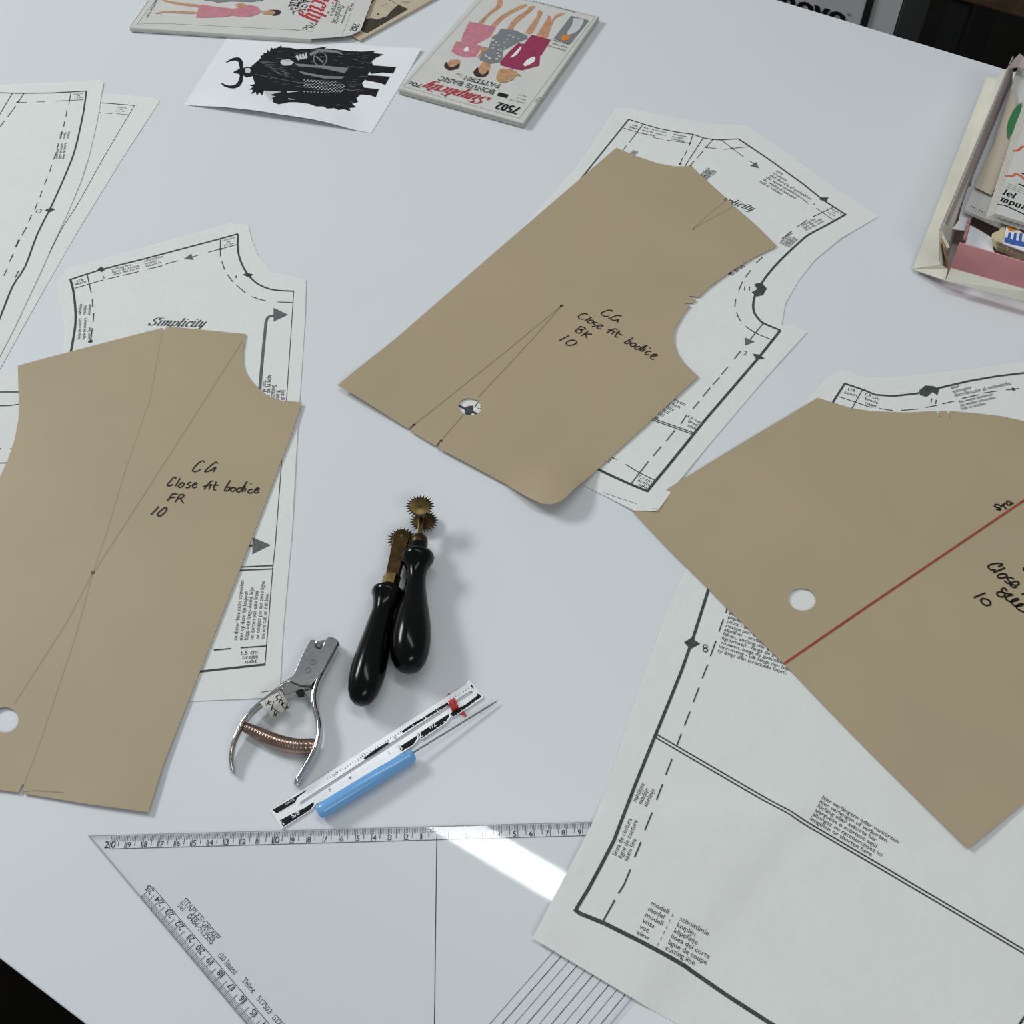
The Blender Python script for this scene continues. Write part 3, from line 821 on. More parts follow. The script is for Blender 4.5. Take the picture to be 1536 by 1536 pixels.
i.L(vg((640, 40), (625, 92), (585, 220), (527, 400), (470, 560), (400, 735), (320, 930), (200, 1225), (80, 1540)) + vh((420, 640), (350, 770), (283, 880)), .21)
i.L(vh((270, 884), (300, 908), (440, 965), (660, 1075), (900, 1210), (1130, 1370), (1370, 1525), (1480, 1590)), .24)
i.L(vi((1480, 1580), (1536, 1500), (1580, 1440)), .12)
i.build('printed_outline', M['ink'], Sl)
i = k()
for a in (((922, 138), (878, 216)), ((832, 165), (950, 205)), ((985, 210), (1037, 218)), ((1068, 218), (1132, 212)), ((1160, 207), (1206, 198)), ((1225, 193), (1270, 182)), ((1300, 172), (1365, 158)), ((1380, 152), (1432, 144)), ((1467, 140), (1516, 134))): i.L(vf(*a), .08)
for a in (((732, 195), (725, 230)), ((710, 265), (685, 337)), ((668, 390), (635, 478)), ((620, 527), (588, 607)), ((570, 658), (537, 743)), ((518, 797), (486, 878)), ((468, 925), (443, 990)), ((415, 1070), (378, 1162)), ((360, 1215), (325, 1306)), ((300, 1378), (258, 1480))): i.L(vg(*a), .085)
for a in (((648, 505), (612, 590)), ((588, 660), (553, 745), (520, 796)), ((500, 833), (432, 955))): i.L(vh(*a), .09)
i.L([(983, 1100.5), (1336, 1306.6), (1536, 1424.8), (1566, 1442.6)], .095)
i.L([(982.5, 1106), (1336, 1312.6), (1536, 1430.8), (1566, 1448.6)], .095)
i.disc(vf((1495, 137))[0], .17)
i.build('printed_seam_line', M['ink'],split=False, parent=Sl)
i = k()
i.F(vf((1137, 142), (1160, 123), (1192, 125), (1214, 137), (1206, 160), (1188, 148), (1166, 166), (1141, 160)))
i.F(vg((484, 397), (527, 371), (577, 407), (519, 438)))
i.build('printed_notch', M['ink'], Sl)
i = k()
i.H('8', *vg((590, 455), (632, 457)), .66)
i.H('11', *vf((1180, 188), (1210, 196)), .52)
i.block(['1/4', 'seam'], *vf((866, 142), (892, 149)), (-1.6, 5.6), align=.5)
i.block(['1,5 cm', 'brede', 'naad'], *vf((930, 160), (984, 180)), (-1, 6.0), align=.4)
i.block(['aise', 'soutenir', 'distribuzcia el embebido'], *vf((1260, 136), (1292, 129)), (2.8, 6.0))
i.block(['die weite einhalten', 'de wijdte inhouden', 'håll in vidden'], *vf((1290, 190), (1420, 160)), (2.2, 5.2))
i.block(['sy längs den streckade linjen.', 'inprovning - vik längs den helstr.', 'vouwen, langs de gebroken lijn', 'figuurnaad - langs de gestippelde', 'falten, entlang der gebrochenen', 'abnäher - entlang der linie', 'cosase por la linea', 'pinza - doblese por', 'piquez le long', 'pince - pliez'], *vg((676, 452), (1073, 585)), (1.95, -6.25))
i.block(['hier verlängern oder verkürzen', 'hier verlengen of verkorten', 'förläng eller avkorta här', 'alárguese o acórtese aquí', 'allongez ou raccourcissez ici', 'lengthen or shorten here'], *vi((370, 238), (808, 497)), (-3.6, 6.35))
i.block(['nahtlinie', 'naadlijn', 'sömlinje'], *vg((208, 1318), (258, 1216)), (7.9, 3.9))
i.block(['línea de costura', 'ligne de couture', 'seam line'], *vh((508, 583), (598, 374)), (8.3, 4.2))
for j, (a, b) in enumerate(zip(('modell', 'model', 'modell', 'vista', 'vue', 'view'), ('schnittlinie', 'kniplijn', 'klipplinje', 'línea del corte', 'ligne de coupe', 'cutting line'))):
    q = lambda x, y: (vh((x - 16.3 * j, y + 33 * j)))[0]
    wa = .098 * glyphs(a)[2] / 3.0
    i.block([a], q(703, 860), q(703 + 97 * glyphs(a)[2] / glyphs('modell')[2], 860 + 52 * glyphs(a)[2] / glyphs('modell')[2]), (0, 0))
    i.H('1', q(822, 928), q(842, 938), .21)
    r = glyphs(b)[2] / glyphs('schnittlinie')[2]
    i.block([b], q(866, 950), q(866 + 162 * r, 950 + 88 * r), (0, 0))
i.build('printed_text', M['ink'],split=False, parent=Sl)

# ---- front card
zFc = surf(.17, 0, bumps=[((222, 1218), 7, .10), ((27, 549), 6, .06), ((430, 650), 6, .05)])
FRo = [(27, 549), (120, 524), (205, 502), (243.5, 492.5), (246, 497), (250, 491), (262, 491), (369, 501.5), (365, 525), (364.5, 545), (368, 558), (376, 570), (388, 583), (402, 594), (420, 601), (453, 604), (438, 650), (422, 692), (359, 857), (288, 1038), (246, 1145), (222.5, 1218.5), (130, 1206), (34, 1190),
       (36.5, 1177), (34.5, 1176), (28, 1189), (-100, 1172), (-100, 745), (-40, 730), (0, 716), (12, 690), (22, 660), (28, 630), (28.5, 600)]
Fc = sheet('pattern_card', FRo, zFc, .04, M['card'], 'manila card pattern hand lettered CG Close fit bodice FR 10', 'pattern card', holes=[ell((8, 1080), 20, 19, 26)])
k = kids(Fc, zFc, .048)
i = k()
i.L([(364, 512), (300, 612), (200, 768), (141, 859)], .03)
i.L([(243, 500), (225, 600), (190, 700), (160, 800), (140, 858)], .018)
i.L([(138, 862), (100, 935), (22, 1056)], .025)
i.L([(139, 862), (112, 960), (60, 1115), (37, 1176)], .02)
i.L(vb((698, 540), (705, 527), (785, 522)), .02)
i.L(vc((88, 1402), (130, 1396), (250, 1404)), .022)
i.build('pencil_lines', M['pencil2'], Fc)
i = k()
i.line([Wz(p, zFc) for p in ell((139.5, 859.5), 2.2, 2.0, 14)] + [Wz((141.7, 859.5), zFc)], .05)
i.build('drill_mark', M['pen'], Fc)
i = k()
i.pen([hw1(*s) for s in (
    [(740, 118), (715, 100), (660, 135), (605, 195), (588, 228), (618, 240), (660, 230), (688, 215)],
    [(908, 132), (880, 122), (805, 178), (745, 238), (790, 236), (835, 215), (872, 188), (885, 188), (858, 242)],
    [(368, 335), (375, 316), (350, 313), (300, 368), (268, 405), (276, 424), (310, 417), (338, 403)],
    [(430, 328), (400, 375), (370, 425)],
    [(458, 380), (422, 405), (406, 430), (430, 442), (470, 420), (482, 393), (458, 380)],
    [(572, 375), (537, 385), (530, 403), (552, 422), (545, 442), (503, 446)],
    [(590, 416), (640, 400), (640, 384), (610, 390), (586, 420), (600, 447), (642, 434)],
    [(850, 358), (815, 370), (780, 410), (738, 467)], [(722, 432), (790, 415), (825, 402)],
    [(832, 402), (815, 432), (798, 467)],
    [(892, 373), (862, 440), (860, 470), (886, 472)], [(850, 412), (915, 415)],
    [(1072, 355), (1035, 410), (998, 476), (1020, 487), (1060, 466), (1066, 436), (1030, 442)],
    [(1102, 442), (1075, 470), (1090, 492), (1130, 482), (1142, 456), (1112, 445)],
    [(1222, 446), (1180, 452), (1155, 485), (1178, 502), (1215, 476), (1250, 420), (1287, 368)], [(1262, 420), (1222, 497)],
    [(1272, 456), (1253, 492)], [(1335, 395)],
    [(1358, 466), (1320, 472), (1298, 500), (1320, 517), (1352, 506)],
    [(1385, 486), (1437, 466), (1430, 449), (1395, 465), (1378, 500), (1400, 514), (1437, 500)],
    [(325, 530), (300, 570), (265, 615)], [(320, 530), (392, 524)], [(300, 577), (365, 566)],
    [(422, 535), (400, 580), (368, 627)], [(415, 541), (470, 533), (477, 555), (440, 580), (400, 587)], [(432, 586), (472, 642)],
    [(155, 688), (110, 740), (60, 790)],
    [(218, 710), (165, 757), (138, 790), (150, 807), (190, 800), (237, 760), (262, 718), (250, 704), (218, 710)])], .10)
i.build('handwriting', M['pen'],split=False, parent=Fc)

# ---- back card
zBc = surf(.18, 0, bumps=[((507, 578), 8, .38), ((560, 615), 6, .12), ((836, 755), 5.0, 1.15), ((700, 695), 6, .12)])
BKo = [(924.5, 222), (953, 234), (987, 245.5), (1012, 250), (1037, 249.5), (1062, 273), (1088, 296.5), (1085, 301), (1091, 299.5), (1099, 307.5), (1097, 311.5), (1103, 311), (1135, 339), (1164.5, 368.5), (1161, 372), (1131, 386.5), (1093.7, 409), (1065.6, 429.7), (1047.5, 446), (1034.5, 444.2), (1033.6, 446.6), (1044.5, 449), (1039, 454.6),
       (1027.5, 454.6), (1026.4, 457), (1036, 457.8), (1030, 465), (1025, 472), (1014, 490.6), (1010.6, 505), (1011.4, 516), (1016, 530), (1026, 544.6), (1047.5, 565), (1010, 600), (977, 630.5), (940, 664.5), (897.5, 703.5), (868, 728), (848, 747), (839, 753), (826, 757), (812, 755.5), (793, 747), (757, 725.5), (659.5, 674), (657, 671.5), (660.5, 663.5), (658.5, 663), (653.5, 669.5), (617.5, 648), (615.5, 646), (620.5, 639.5),
       (618.5, 638.5), (612, 643.5), (560, 610.5), (507, 578), (560, 535), (617, 488), (711, 406), (800, 329), (850, 286)]
Bc = sheet('pattern_card', BKo, zBc, .04, M['card'], 'manila card pattern hand lettered C.G Close fit bodice BK 10 with a curled corner', 'pattern card', holes=[ell((705, 610.5), 17.5, 12.8, 26, 8)], grid=1.0)
k = kids(Bc, zBc, .048)
i = k()
i.L([(842, 459.5), (760, 527), (621, 638)], .03)
i.L([(842, 459.5), (800, 508), (717, 597)], .03)
i.L([(696, 622), (661, 662)], .03)
i.L(vd((606, 621), (680, 552), (770, 480)), .022)
i.L(vd((606, 621), (700, 568), (800, 512)), .018)
i.build('pencil_lines', M['pencil'], Bc)
i = k()
for q in ((842, 459), (621, 638), (661.5, 662)): i.disc(q, .11)
i.L([(839.5, 460.5), (845, 459)], .1)
i.disc(vd((606, 622))[0], .08)
i.build('drill_mark', M['pen'], Bc)
i = k()
i.pen([hw2(*s) for s in (
    [(832, 152), (830, 138), (780, 139), (710, 165), (698, 185), (730, 212), (792, 216)], [(793, 241)],
    [(957, 213), (900, 205), (840, 225), (813, 240), (840, 264), (890, 264), (914, 256)], [(914, 256), (903, 294)],
    [(530, 197), (490, 181), (430, 195), (405, 220), (420, 247), (470, 252)],
    [(572, 228), (530, 250), (490, 269)], [(552, 265), (525, 280), (528, 300), (570, 302), (602, 280), (582, 264), (552, 265)],
    [(652, 297), (612, 295), (600, 315), (622, 327), (610, 344), (578, 346)], [(640, 352), (700, 347), (717, 329), (680, 324), (643, 345), (652, 372), (692, 376)],
    [(905, 388), (870, 374), (810, 400), (768, 432)], [(785, 383), (850, 402)], [(872, 405), (828, 442)], [(932, 403), (882, 455), (875, 477), (908, 482)], [(890, 420), (962, 456)],
    [(1102, 493), (1050, 522), (993, 550), (1010, 564), (1060, 556), (1072, 535), (1030, 530)], [(1102, 555), (1068, 577), (1085, 602), (1132, 591), (1142, 570), (1102, 555)],
    [(1192, 601), (1140, 606), (1128, 632), (1165, 637), (1220, 611), (1282, 588)], [(1282, 588), (1230, 627), (1188, 652)], [(1267, 630), (1212, 667)], [(1320, 622)],
    [(1332, 666), (1290, 666), (1258, 690), (1270, 707), (1312, 706)], [(1348, 731), (1412, 716), (1400, 701), (1358, 706), (1328, 735), (1340, 762), (1367, 766)],
    [(430, 344), (400, 377), (362, 402)], [(430, 344), (480, 359), (492, 375), (450, 386), (420, 386)], [(420, 386), (446, 396), (440, 421), (400, 432), (362, 404)],
    [(532, 403), (490, 435), (438, 467)], [(577, 442), (530, 443), (488, 440)], [(488, 440), (512, 492)],
    [(282, 464), (220, 495), (163, 526)], [(332, 518), (270, 535), (248, 565), (270, 587), (330, 582), (377, 560), (382, 535), (332, 518)])], .10)
i.build('handwriting', M['pen'],split=False, parent=Bc)

# ---- sleeve card
zSc = surf(.17, 0, bumps=[((1451, 1273), 6, .10)])
SLo = [(1226.5, 597), (1248.7, 604), (1277, 612.5), (1308.7, 617.5), (1364, 619), (1404.5, 617), (1408, 627), (1410.8, 626.5), (1408, 616.8), (1421, 616.6), (1421.8, 627.5), (1424.4, 627.5), (1424.6, 617), (1462, 620), (1502, 624.7), (1536, 632), (1600, 652), (1680, 700), (1700, 760), (1690, 1070), (1536, 1205), (1451.6, 1273),
       (1380, 1203), (1311.8, 1136), (1245, 1068), (1183.9, 1004.5), (1135, 956), (1090, 912), (1062.8, 884), (1038, 859), (1000, 821), (951, 769), (957, 761.5), (1014.8, 725), (1107.5, 668)]
Sc = sheet('pattern_card', SLo, zSc, .04, M['card'], 'manila card sleeve pattern with red line lettered STG and Close fit sleeve 10', 'pattern card', holes=[ell((1203, 899.5), 21.2, 16.8, 28, 8)])
k = kids(Sc, zSc, .048)
i = k()
i.L([(1175.5, 996.5), (1300, 911), (1420, 829.5), (1536, 751), (1640, 681)], .15)
i.build('red_pencil_line', M['red_pen'], Sc)
i = k()
i.pen([hw3(*s) for s in (
    [(530, 142), (490, 134), (473, 153), (500, 170), (537, 178), (532, 197), (493, 191)], [(543, 157), (590, 122)], [(562, 138), (582, 160), (606, 186)], [(648, 97), (614, 98), (616, 135), (648, 142), (670, 122)], [(650, 118), (685, 117)],
    [(515, 850), (562, 826), (510, 811), (420, 830), (398, 848), (420, 882), (482, 888)], [(587, 865), (530, 890), (460, 917)], [(562, 930), (508, 950), (515, 977), (560, 982), (607, 965), (606, 940), (562, 930)], [(690, 992), (650, 974), (618, 985), (630, 1010), (652, 1032), (620, 1042), (585, 1014)],
    [(660, 1052), (720, 1067), (752, 1045), (730, 1019), (680, 1030), (653, 1060), (680, 1087), (722, 1087)], [(785, 1172), (830, 1155), (900, 1130)], [(832, 850), (806, 872), (812, 896), (850, 910)],
    [(612, 1132), (590, 1100), (553, 1110), (562, 1140), (590, 1165), (572, 1197), (520, 1192), (497, 1160), (530, 1142), (600, 1157), (682, 1174)], [(682, 1174), (620, 1192), (598, 1220), (640, 1252)], [(640, 1252), (700, 1247), (747, 1225), (720, 1219), (670, 1240), (670, 1272), (702, 1302)], [(702, 1302), (760, 1302), (802, 1285), (770, 1279), (730, 1300), (730, 1332), (790, 1367), (850, 1375), (900, 1350)],
    [(362, 1154), (300, 1180), (233, 1206)], [(382, 1225), (330, 1219), (313, 1245), (335, 1277), (380, 1297), (422, 1285), (417, 1250), (382, 1225)])], .13)
i.build('handwriting', M['pen'],split=False, parent=Sc)

# ================================================================== CLEAR SET SQUARE
def sq(u, v):
    return SQ_o + SQ_d * (u * SQ_U) + SQ_n * (v * SQ_U)
sqt = thing('set_square', 'clear acrylic set square with centimetre scales on the white table front', 'set square', P3(*SQ_A, 0))
def inset(tri, d):
    c = sum(tri, Vector((0, 0))) / 3
    lines = []
    for i in range(3):
        a, b = tri[i], tri[(i + 1) % 3]
        t = (b - a).normalized()
        n = Vector((-t.y, t.x))
        if n.dot(c - a) < 0: n = -n
        lines.append((a + n * d, t))
    out = []
    for i in range(3):
        (p, t), (q, s) = lines[i - 1], lines[i]
        k = (q - p).cross(s) / t.cross(s)
        out.append(p + t * k)
    return out
tri = [SQ_A, SQ_P, SQ_B]
tin = inset(tri, .09)
vsq = [P3(p.x, p.y, .03) for p in tri] + [P3(p.x, p.y, .15) for p in tri] + [P3(p.x, p.y, .2) for p in tin]
b = MB().add(vsq, [(2, 1, 0), (6, 7, 8)] + [(i, (i + 1) % 3, (i + 1) % 3 + 3, i + 3) for i in range(3)] + [(i + 3, (i + 1) % 3 + 3, (i + 1) % 3 + 6, i + 6) for i in range(3)]).build('acrylic_plate', M['acr'], sqt)
b.data.materials.append(M['acr_edge'])
for j, p in enumerate(b.data.polygons):
    if j >= 2: p.material_index = 1
to_sq = lambda x, y: P3(x, y, .018)      # printed on the underside
mk = lambda: Ink(to_sq, 50, lambda p: W(p, .02))
v0 = (SQ_A - SQ_o).dot(SQ_n) / SQ_U + .03
i, nums = mk(), mk()
for t in range(-200, 201):
    u = t / 10
    L_ = .34 if t % 10 and t % 5 else (.62 if t % 10 else -v0)
    if t == 0: continue
    i.line([sq(u, v0), sq(u, v0 + L_)], .02 if t % 5 else .03)
i.line([sq(-20, 0), sq(20, 0)], .03)
i.build('base_scale', M['scale'], sqt)
i = mk()
i.line([sq(0, v0 + .5), sq(0, SQ_half / SQ_U - 1.3)], .045)
i.build('centre_line', M['scale'], sqt)
def num(ink, k, c, X, Y, h):
    """number k straddling its tick at c, reading along X, top towards Y"""
    st = str(k)
    for q, ch in enumerate(st):
        w = glyphs(ch)[2] * h / .7
        if len(st) == 2: m = (-.06 - w) if q == 0 else .06
        else: m = .05
        ink.text(ch, c + X * m + Y * .06, c + X * (m + w) + Y * .06)
for k in range(1, 21):
    h = .44 if k in (10, 20) else .35
    num(nums, k, sq(-k, 0), SQ_d, -SQ_n, h)
    num(nums, k, sq(k, 0) - SQ_d * (.35 if k < 10 else 0), SQ_d, -SQ_n, h)
le = Vector((SQ_d.x + SQ_n.x, SQ_d.y + SQ_n.y)).normalized()
lm = Vector((le.y, -le.x))
if lm.dot(SQ_n) < 0: lm = -lm
L0 = W((228.7, 1330.05), .02)
lo = (SQ_A - L0).dot(lm) / SQ_U - .04
i = mk()
for t in range(0, 221):
    c = L0 + le * (t / 10 * SQ_U)
    a, e_ = lo, (lo - .34 if t % 10 and t % 5 else (lo - .62 if t % 10 else 0))
    i.line([c + lm * a * SQ_U, c + lm * e_ * SQ_U], .02 if t % 5 else .03)
    if t % 10 == 0: num(nums, 25 - t // 10, c, -le, lm, .35)
i.line([L0, L0 + le * 22 * SQ_U], .03)
i.build('leg_scale', M['scale'], sqt)
nums.build('scale_number', M['scale'], sqt, split=False)
i = mk()
for j in range(10):
    o_ = SQ_B - _rn * ((.46 + .5 * j) * SQ_U)
    a = o_ + _rl * (1.4 + .5 * j)
    i.line([a, o_ + _rl * (25.5 - .5 * j)], .036 if j % 2 == 0 else .025)
i.build('parallel_line', M['scale'], sqt, split=True)
i = mk()
zz = Vw(190, 1310, 10.971)
zy = Vw(300, 1400, 10.971)
T_ = lambda st, a, b: i.strokes(SERIF, st, W(a, .02), W(b, .02), pen=.075)
T_('STAPLES GROUP', *zz((903, 455), (1478, 1108)))
T_('Tel:', *zz((828, 530), (935, 650)))
T_('0484-513555', *zz((985, 712), (1388, 1178)))
T_('(10 lines)', *zy((292, 360), (560, 688)))
T_('Telex:', *zy((685, 780), (880, 1008)))
T_('517503', *zy((920, 1080), (1135, 1335)))
T_('STAPLES', *zy((1180, 1390), (1488, 1740)))
i.build('printed_text', M['scale'], sqt, split=False)

# ================================================================== TOOLS
def lathe(axis0, axd, prof, m, name, parent, seg=44, sharp=50, facet=None):
    """turned shape along axd (world m): prof = [(distance cm, radius cm)]"""
    up = Vector((0, 0, 1))
    s = axd.cross(up).normalized()
    u = s.cross(axd)
    n = facet or seg
    vs = []
    for d, r in prof:
        p = axis0 + axd * d * .01
        vs += [p + (s * math.cos(2 * math.pi * k / n) + u * math.sin(2 * math.pi * k / n)) * max(r, .001) * .01 for k in range(n)]
    fs = [(a * n + k, a * n + (k + 1) % n, (a + 1) * n + (k + 1) % n, (a + 1) * n + k) for a in range(len(prof) - 1) for k in range(n)]
    fs += [tuple(range(n))[::-1], tuple((len(prof) - 1) * n + k for k in range(n))]
    mb = MB().add(vs, fs)
    return mb.build(name, m, parent, auto=sharp if not facet else 25)

def spiked_wheel(c, r0, r1, th, n, m, name, parent, phase=0):
    """flat brass wheel lying level with needle points round its rim"""
    seg = 36
    vs, fs = [], []
    rings = [(0.0, th * .5 + .05), (.14, th * .5 + .05), (.17, th * .5), (r0 * .62, th * .5), (r0 * .68, th * .35), (r0 * .93, th * .35), (r0, th * .2), (r0, -th * .2), (r0 * .93, -th * .4), (0.0, -th * .4)]
    for r, z in rings:
        vs += [Vector((c.x + math.cos(2 * math.pi * k / seg) * max(r, .002) * .01, c.y + math.sin(2 * math.pi * k / seg) * max(r, .002) * .01, c.z + z * .01)) for k in range(seg)]
    for a in range(len(rings) - 1):
        fs += [(a * seg + k, (a + 1) * seg + k, (a + 1) * seg + (k + 1) % seg, a * seg + (k + 1) % seg) for k in range(seg)]
    mb = MB().add(vs, fs)
    w = mb.build(name, m, parent, auto=30)
    sp = MB()
    for k in range(n):
        a = 2 * math.pi * k / n + phase
        d = Vector((math.cos(a), math.sin(a), 0))
        t = Vector((-d.y, d.x, 0)) * .00062
        z = Vector((0, 0, .00062))
        p, q = c + d * (r0 * .97 * .01), c + d * (r1 * .01)
        sp.add([p - t - z, p + t - z, p + t + z, p - t + z, q], [(0, 1, 4), (1, 2, 4), (2, 3, 4), (3, 0, 4)])
    s = sp.build('needle_points', M['darkpin'], w)
    s['kind'] = 'stuff'
    return w

def axis_tool(p0, z0, p1, z1):
    a, b_ = W(p0, z0), W(p1, z1)
    A, B = P3(a.x, a.y, z0), P3(b_.x, b_.y, z1)
    d = (B - A).normalized()
    zm = (z0 + z1) / 2
    s_at = lambda p: (P3(*W(p, zm), zm) - A).dot(d) * 100
    return A, B, d, s_at

# ---- single tracing wheel (left)
A, B, d, s_at = axis_tool((540, 1054), 1.22, (603, 808), 1.06)
tw = thing('tracing_wheel', 'black handled needle tracing wheel with single brass wheel, left of the pair', 'tracing wheel', Vector((A.x, A.y, TH)))
lathe(A, d, [(s_at(p), r) for p, r in (((539.5, 1057), .0), ((539.8, 1056), .42), ((541, 1051), .72), ((543, 1040), .98), ((546, 1025), 1.14), ((550, 1005), 1.2), ((555, 980), 1.12), ((560, 955), .98), ((565, 930), .87), ((567, 920), .80), ((569, 910), .82), ((571, 900), .94), ((572.5, 893), 1.12), ((573.2, 889), 1.17), ((573.8, 886), 1.12), ((574.3, 884.5), .66), ((576, 878), .6))], M['ebony'], 'handle', tw)
s0, s1, sw = s_at((576, 879)), s_at((580.5, 862)), s_at((603, 808))
lathe(A, d, [(s0, .5), (s0, .6), (s0 + .08, .64), (s1 - .1, .64), (s1, .58), (s1, .4)], M['brass'], 'ferrule', tw, facet=6)
side = d.cross(Vector((0, 0, 1))).normalized()
def along(s, w):
    p = A + d * s * .01 + side * w * .01
    return (p.x * 100, p.y * 100)
out = [along(s1 - .05, -.44), along(s1 - .05, .44)] + [along(s1 + (sw - s1) * t, .44 + .12 * t) for t in (.3, .6)] + [along(sw + math.cos(R(a)) * .62, math.sin(R(a)) * .62) for a in range(80, -81, -16)] + [along(s1 + (sw - s1) * t, -.44 - .12 * t) for t in (.6, .3)]
zc = 1.06
MB().prism(out, zc + .16, zc + .42).build('fork_plate', M['dbrass'], tw, bevel=.0006)
MB().prism(out, zc - .42, zc - .16).build('fork_plate', M['dbrass'], tw, bevel=.0006)
MB().prism([along(s1 - .1, -.4), along(s1 - .1, .4), along(s1 + (sw - s1) * .42, .42), along(s1 + (sw - s1) * .42, -.42)], zc - .15, zc + .15).build('shank', M['brass'], tw)
Cw = A + d * sw * .01
Cw.z = TH + zc * .01
spiked_wheel(Cw, .80, 1.14, .14, 22, M['dbrass'], 'spiked_wheel', tw)
tube([Cw + Vector((0, 0, -.0045)), Cw + Vector((0, 0, .0047))], .0012, 10, up=Vector((1, 0, 0))).build('axle', M['brass'], tw)

# ---- double tracing wheel (right)
A, B, d, s_at = axis_tool((612, 1004), 1.42, (632, 771), 1.36)
tw = thing('tracing_wheel', 'black handled needle tracing wheel with two brass wheels, right of the pair', 'tracing wheel', Vector((A.x, A.y, TH)))
lathe(A, d, [(s_at(p), r) for p, r in (((612, 1007), .0), ((612, 1006), .5), ((612, 1002), .85), ((613, 992), 1.14), ((614, 978), 1.32), ((616, 960), 1.4), ((618, 940), 1.33), ((620, 920), 1.15), ((622, 900), .93), ((624, 882), .77), ((625.5, 868), .69), ((627, 856), .74), ((628, 848), .92), ((628.4, 841), 1.14), ((628.8, 836), 1.2), ((629, 832), 1.12), ((629.2, 829), .72), ((629.5, 815), .62))], M['ebony'], 'handle', tw)
s0, s1, sw = s_at((629.5, 817)), s_at((630, 803)), s_at((632, 771))
lathe(A, d, [(s0, .5), (s0, .63), (s0 + .1, .66), (s1 - .3, .62), (s1, .38), (s1, .1)], M['dbrass'], 'ferrule', tw)
cx = W((629.8, 759.3), 2.25)
Cu, Cl = P3(cx.x, cx.y, 2.25), P3(*W((636, 781.5), .5), .5)
E0 = A + d * (s1 - .1) * .01
Em = (Cu + Cl) / 2
E1 = Vector((Em.x, Em.y, E0.z))
dirm = (E1 - E0).normalized()
bar([E0, E1 + dirm * .0022], .0036, .0036).build('shank', M['brass'], tw, bevel=.0004)
tube([Cl - Vector((0, 0, .001)), Cu + Vector((0, 0, .0014))], .0014, 10, up=Vector((1, 0, 0))).build('axle', M['brass'], tw)
spiked_wheel(Cu, .80, 1.12, .16, 24, M['brass'], 'spiked_wheel', tw)
spiked_wheel(Cl, .80, 1.12, .16, 24, M['dbrass'], 'spiked_wheel', tw, .1)

# ---- pattern notcher (hole punch pliers)
def pz(p, z):
    q = W(p, z)
    return P3(q.x, q.y, z)
hp = thing('pattern_notcher', 'chrome pattern notcher pliers with a taped name label beside the ruler', 'notcher', pz(pu((640, 800))[0], 0))
flat = lambda pts, z: [tuple(W(p, z)) for p in pts]
head = pu((800, 118), (849, 120), (852, 192), (900, 203), (915, 178), (928, 140), (965, 88), (1020, 100), (1062, 130), (1040, 180), (930, 385), (800, 548), (720, 542), (602, 492), (655, 415), (680, 355), (700, 310), (735, 235), (765, 180))
MB().prism(flat(head, 1.15), .82, 1.15).build('upper_jaw', M['steel'], hp, bevel=.0006)
low = pu((860, 130), (1000, 110), (1068, 150), (1050, 215), (945, 410), (860, 545), (800, 560), (700, 520), (760, 380))
MB().prism(flat(low, .5), .05, .5).build('lower_jaw', M['chrome'], hp, bevel=.0006)
MB().prism(flat(pu((850, 135), (912, 130), (905, 170), (893, 200), (852, 190)), .8), .5, .86).build('die', M['chrome'], hp, bevel=.0004)
for c in ((824, 326), (781, 402)):
    cc = W(pu(c)[0], 1.15)
    ring = [(r, z) for r, z in ((.26, 0), (.26, .05), (.18, .05), (.18, 0))]
    vs, n = [], 20
    for r, z in ring:
        vs += [P3(cc.x + math.cos(2 * math.pi * k / n) * r * .85, cc.y + math.sin(2 * math.pi * k / n) * r * .85, 1.152 + z) for k in range(n)]
    fs = [(a * n + k, a * n + (k + 1) % n, (a + 1) * n + (k + 1) % n, (a + 1) * n + k) for a in range(3) for k in range(n)]
    MB().add(vs, fs).build('rivet', M['chrome'], hp)
hl = smooth_path([pz(p, z) for p, z in zip(pu((640, 500), (560, 550), (450, 640), (350, 715), (262, 795), (180, 900), (118, 1020), (83, 1140), (75, 1240), (90, 1335)), (.72, .72, .72, .7, .7, .68, .62, .5, .38, .25))], 5)
tube(hl, lambda t: .0022 - .0006 * t, 16, sy=2.0).build('left_handle', M['chrome'], hp, auto=60)
hr = smooth_path([pz(p, z) for p, z in zip(pu((1055, 165), (960, 335), (885, 480), (848, 585), (838, 680), (852, 775), (878, 875), (884, 975), (868, 1080), (828, 1185), (765, 1300), (695, 1415), (668, 1465)), (.72, .72, .72, .7, .7, .7, .7, .7, .66, .58, .46, .34, .28))], 5)
tube(hr, lambda t: (.0019 + .0008 * t) * (1 if t < .93 else 1 - (t - .93) * 7), 16, sy=1.9).build('right_handle', M['chrome'], hp, auto=60)
MB().prism(flat(pu((738, 592), (842, 556), (850, 700), (848, 770), (830, 760), (800, 690)), .9), .3, .95).build('handle_shoulder', M['chrome'], hp, bevel=.0008)
MB().prism(flat(pu((530, 572), (602, 490), (720, 540), (805, 548), (795, 572), (690, 585), (600, 632), (560, 640)), .9), .4, .98).build('handle_shoulder', M['chrome'], hp, bevel=.0008)
MB().prism(flat(pu((676, 590), (738, 582), (735, 618), (682, 626)), .7), .25, .8).build('pivot_pin', M['black'], hp)
sp = smooth_path([pz(p, .62) for p in pu((205, 928), (300, 972), (400, 1022), (500, 1062), (600, 1088), (700, 1102), (850, 1098))], 20)
def spring_r(t):
    return (.0028 + .0020 * math.sin(min(1, t * 1.6 + .12) * math.pi * .5)) * (1 + .05 * abs(math.sin(t * math.pi * 24))) * (.9 if t > .97 else 1)
tube(sp, spring_r, 16).build('spring', M['copper'], hp, auto=60)
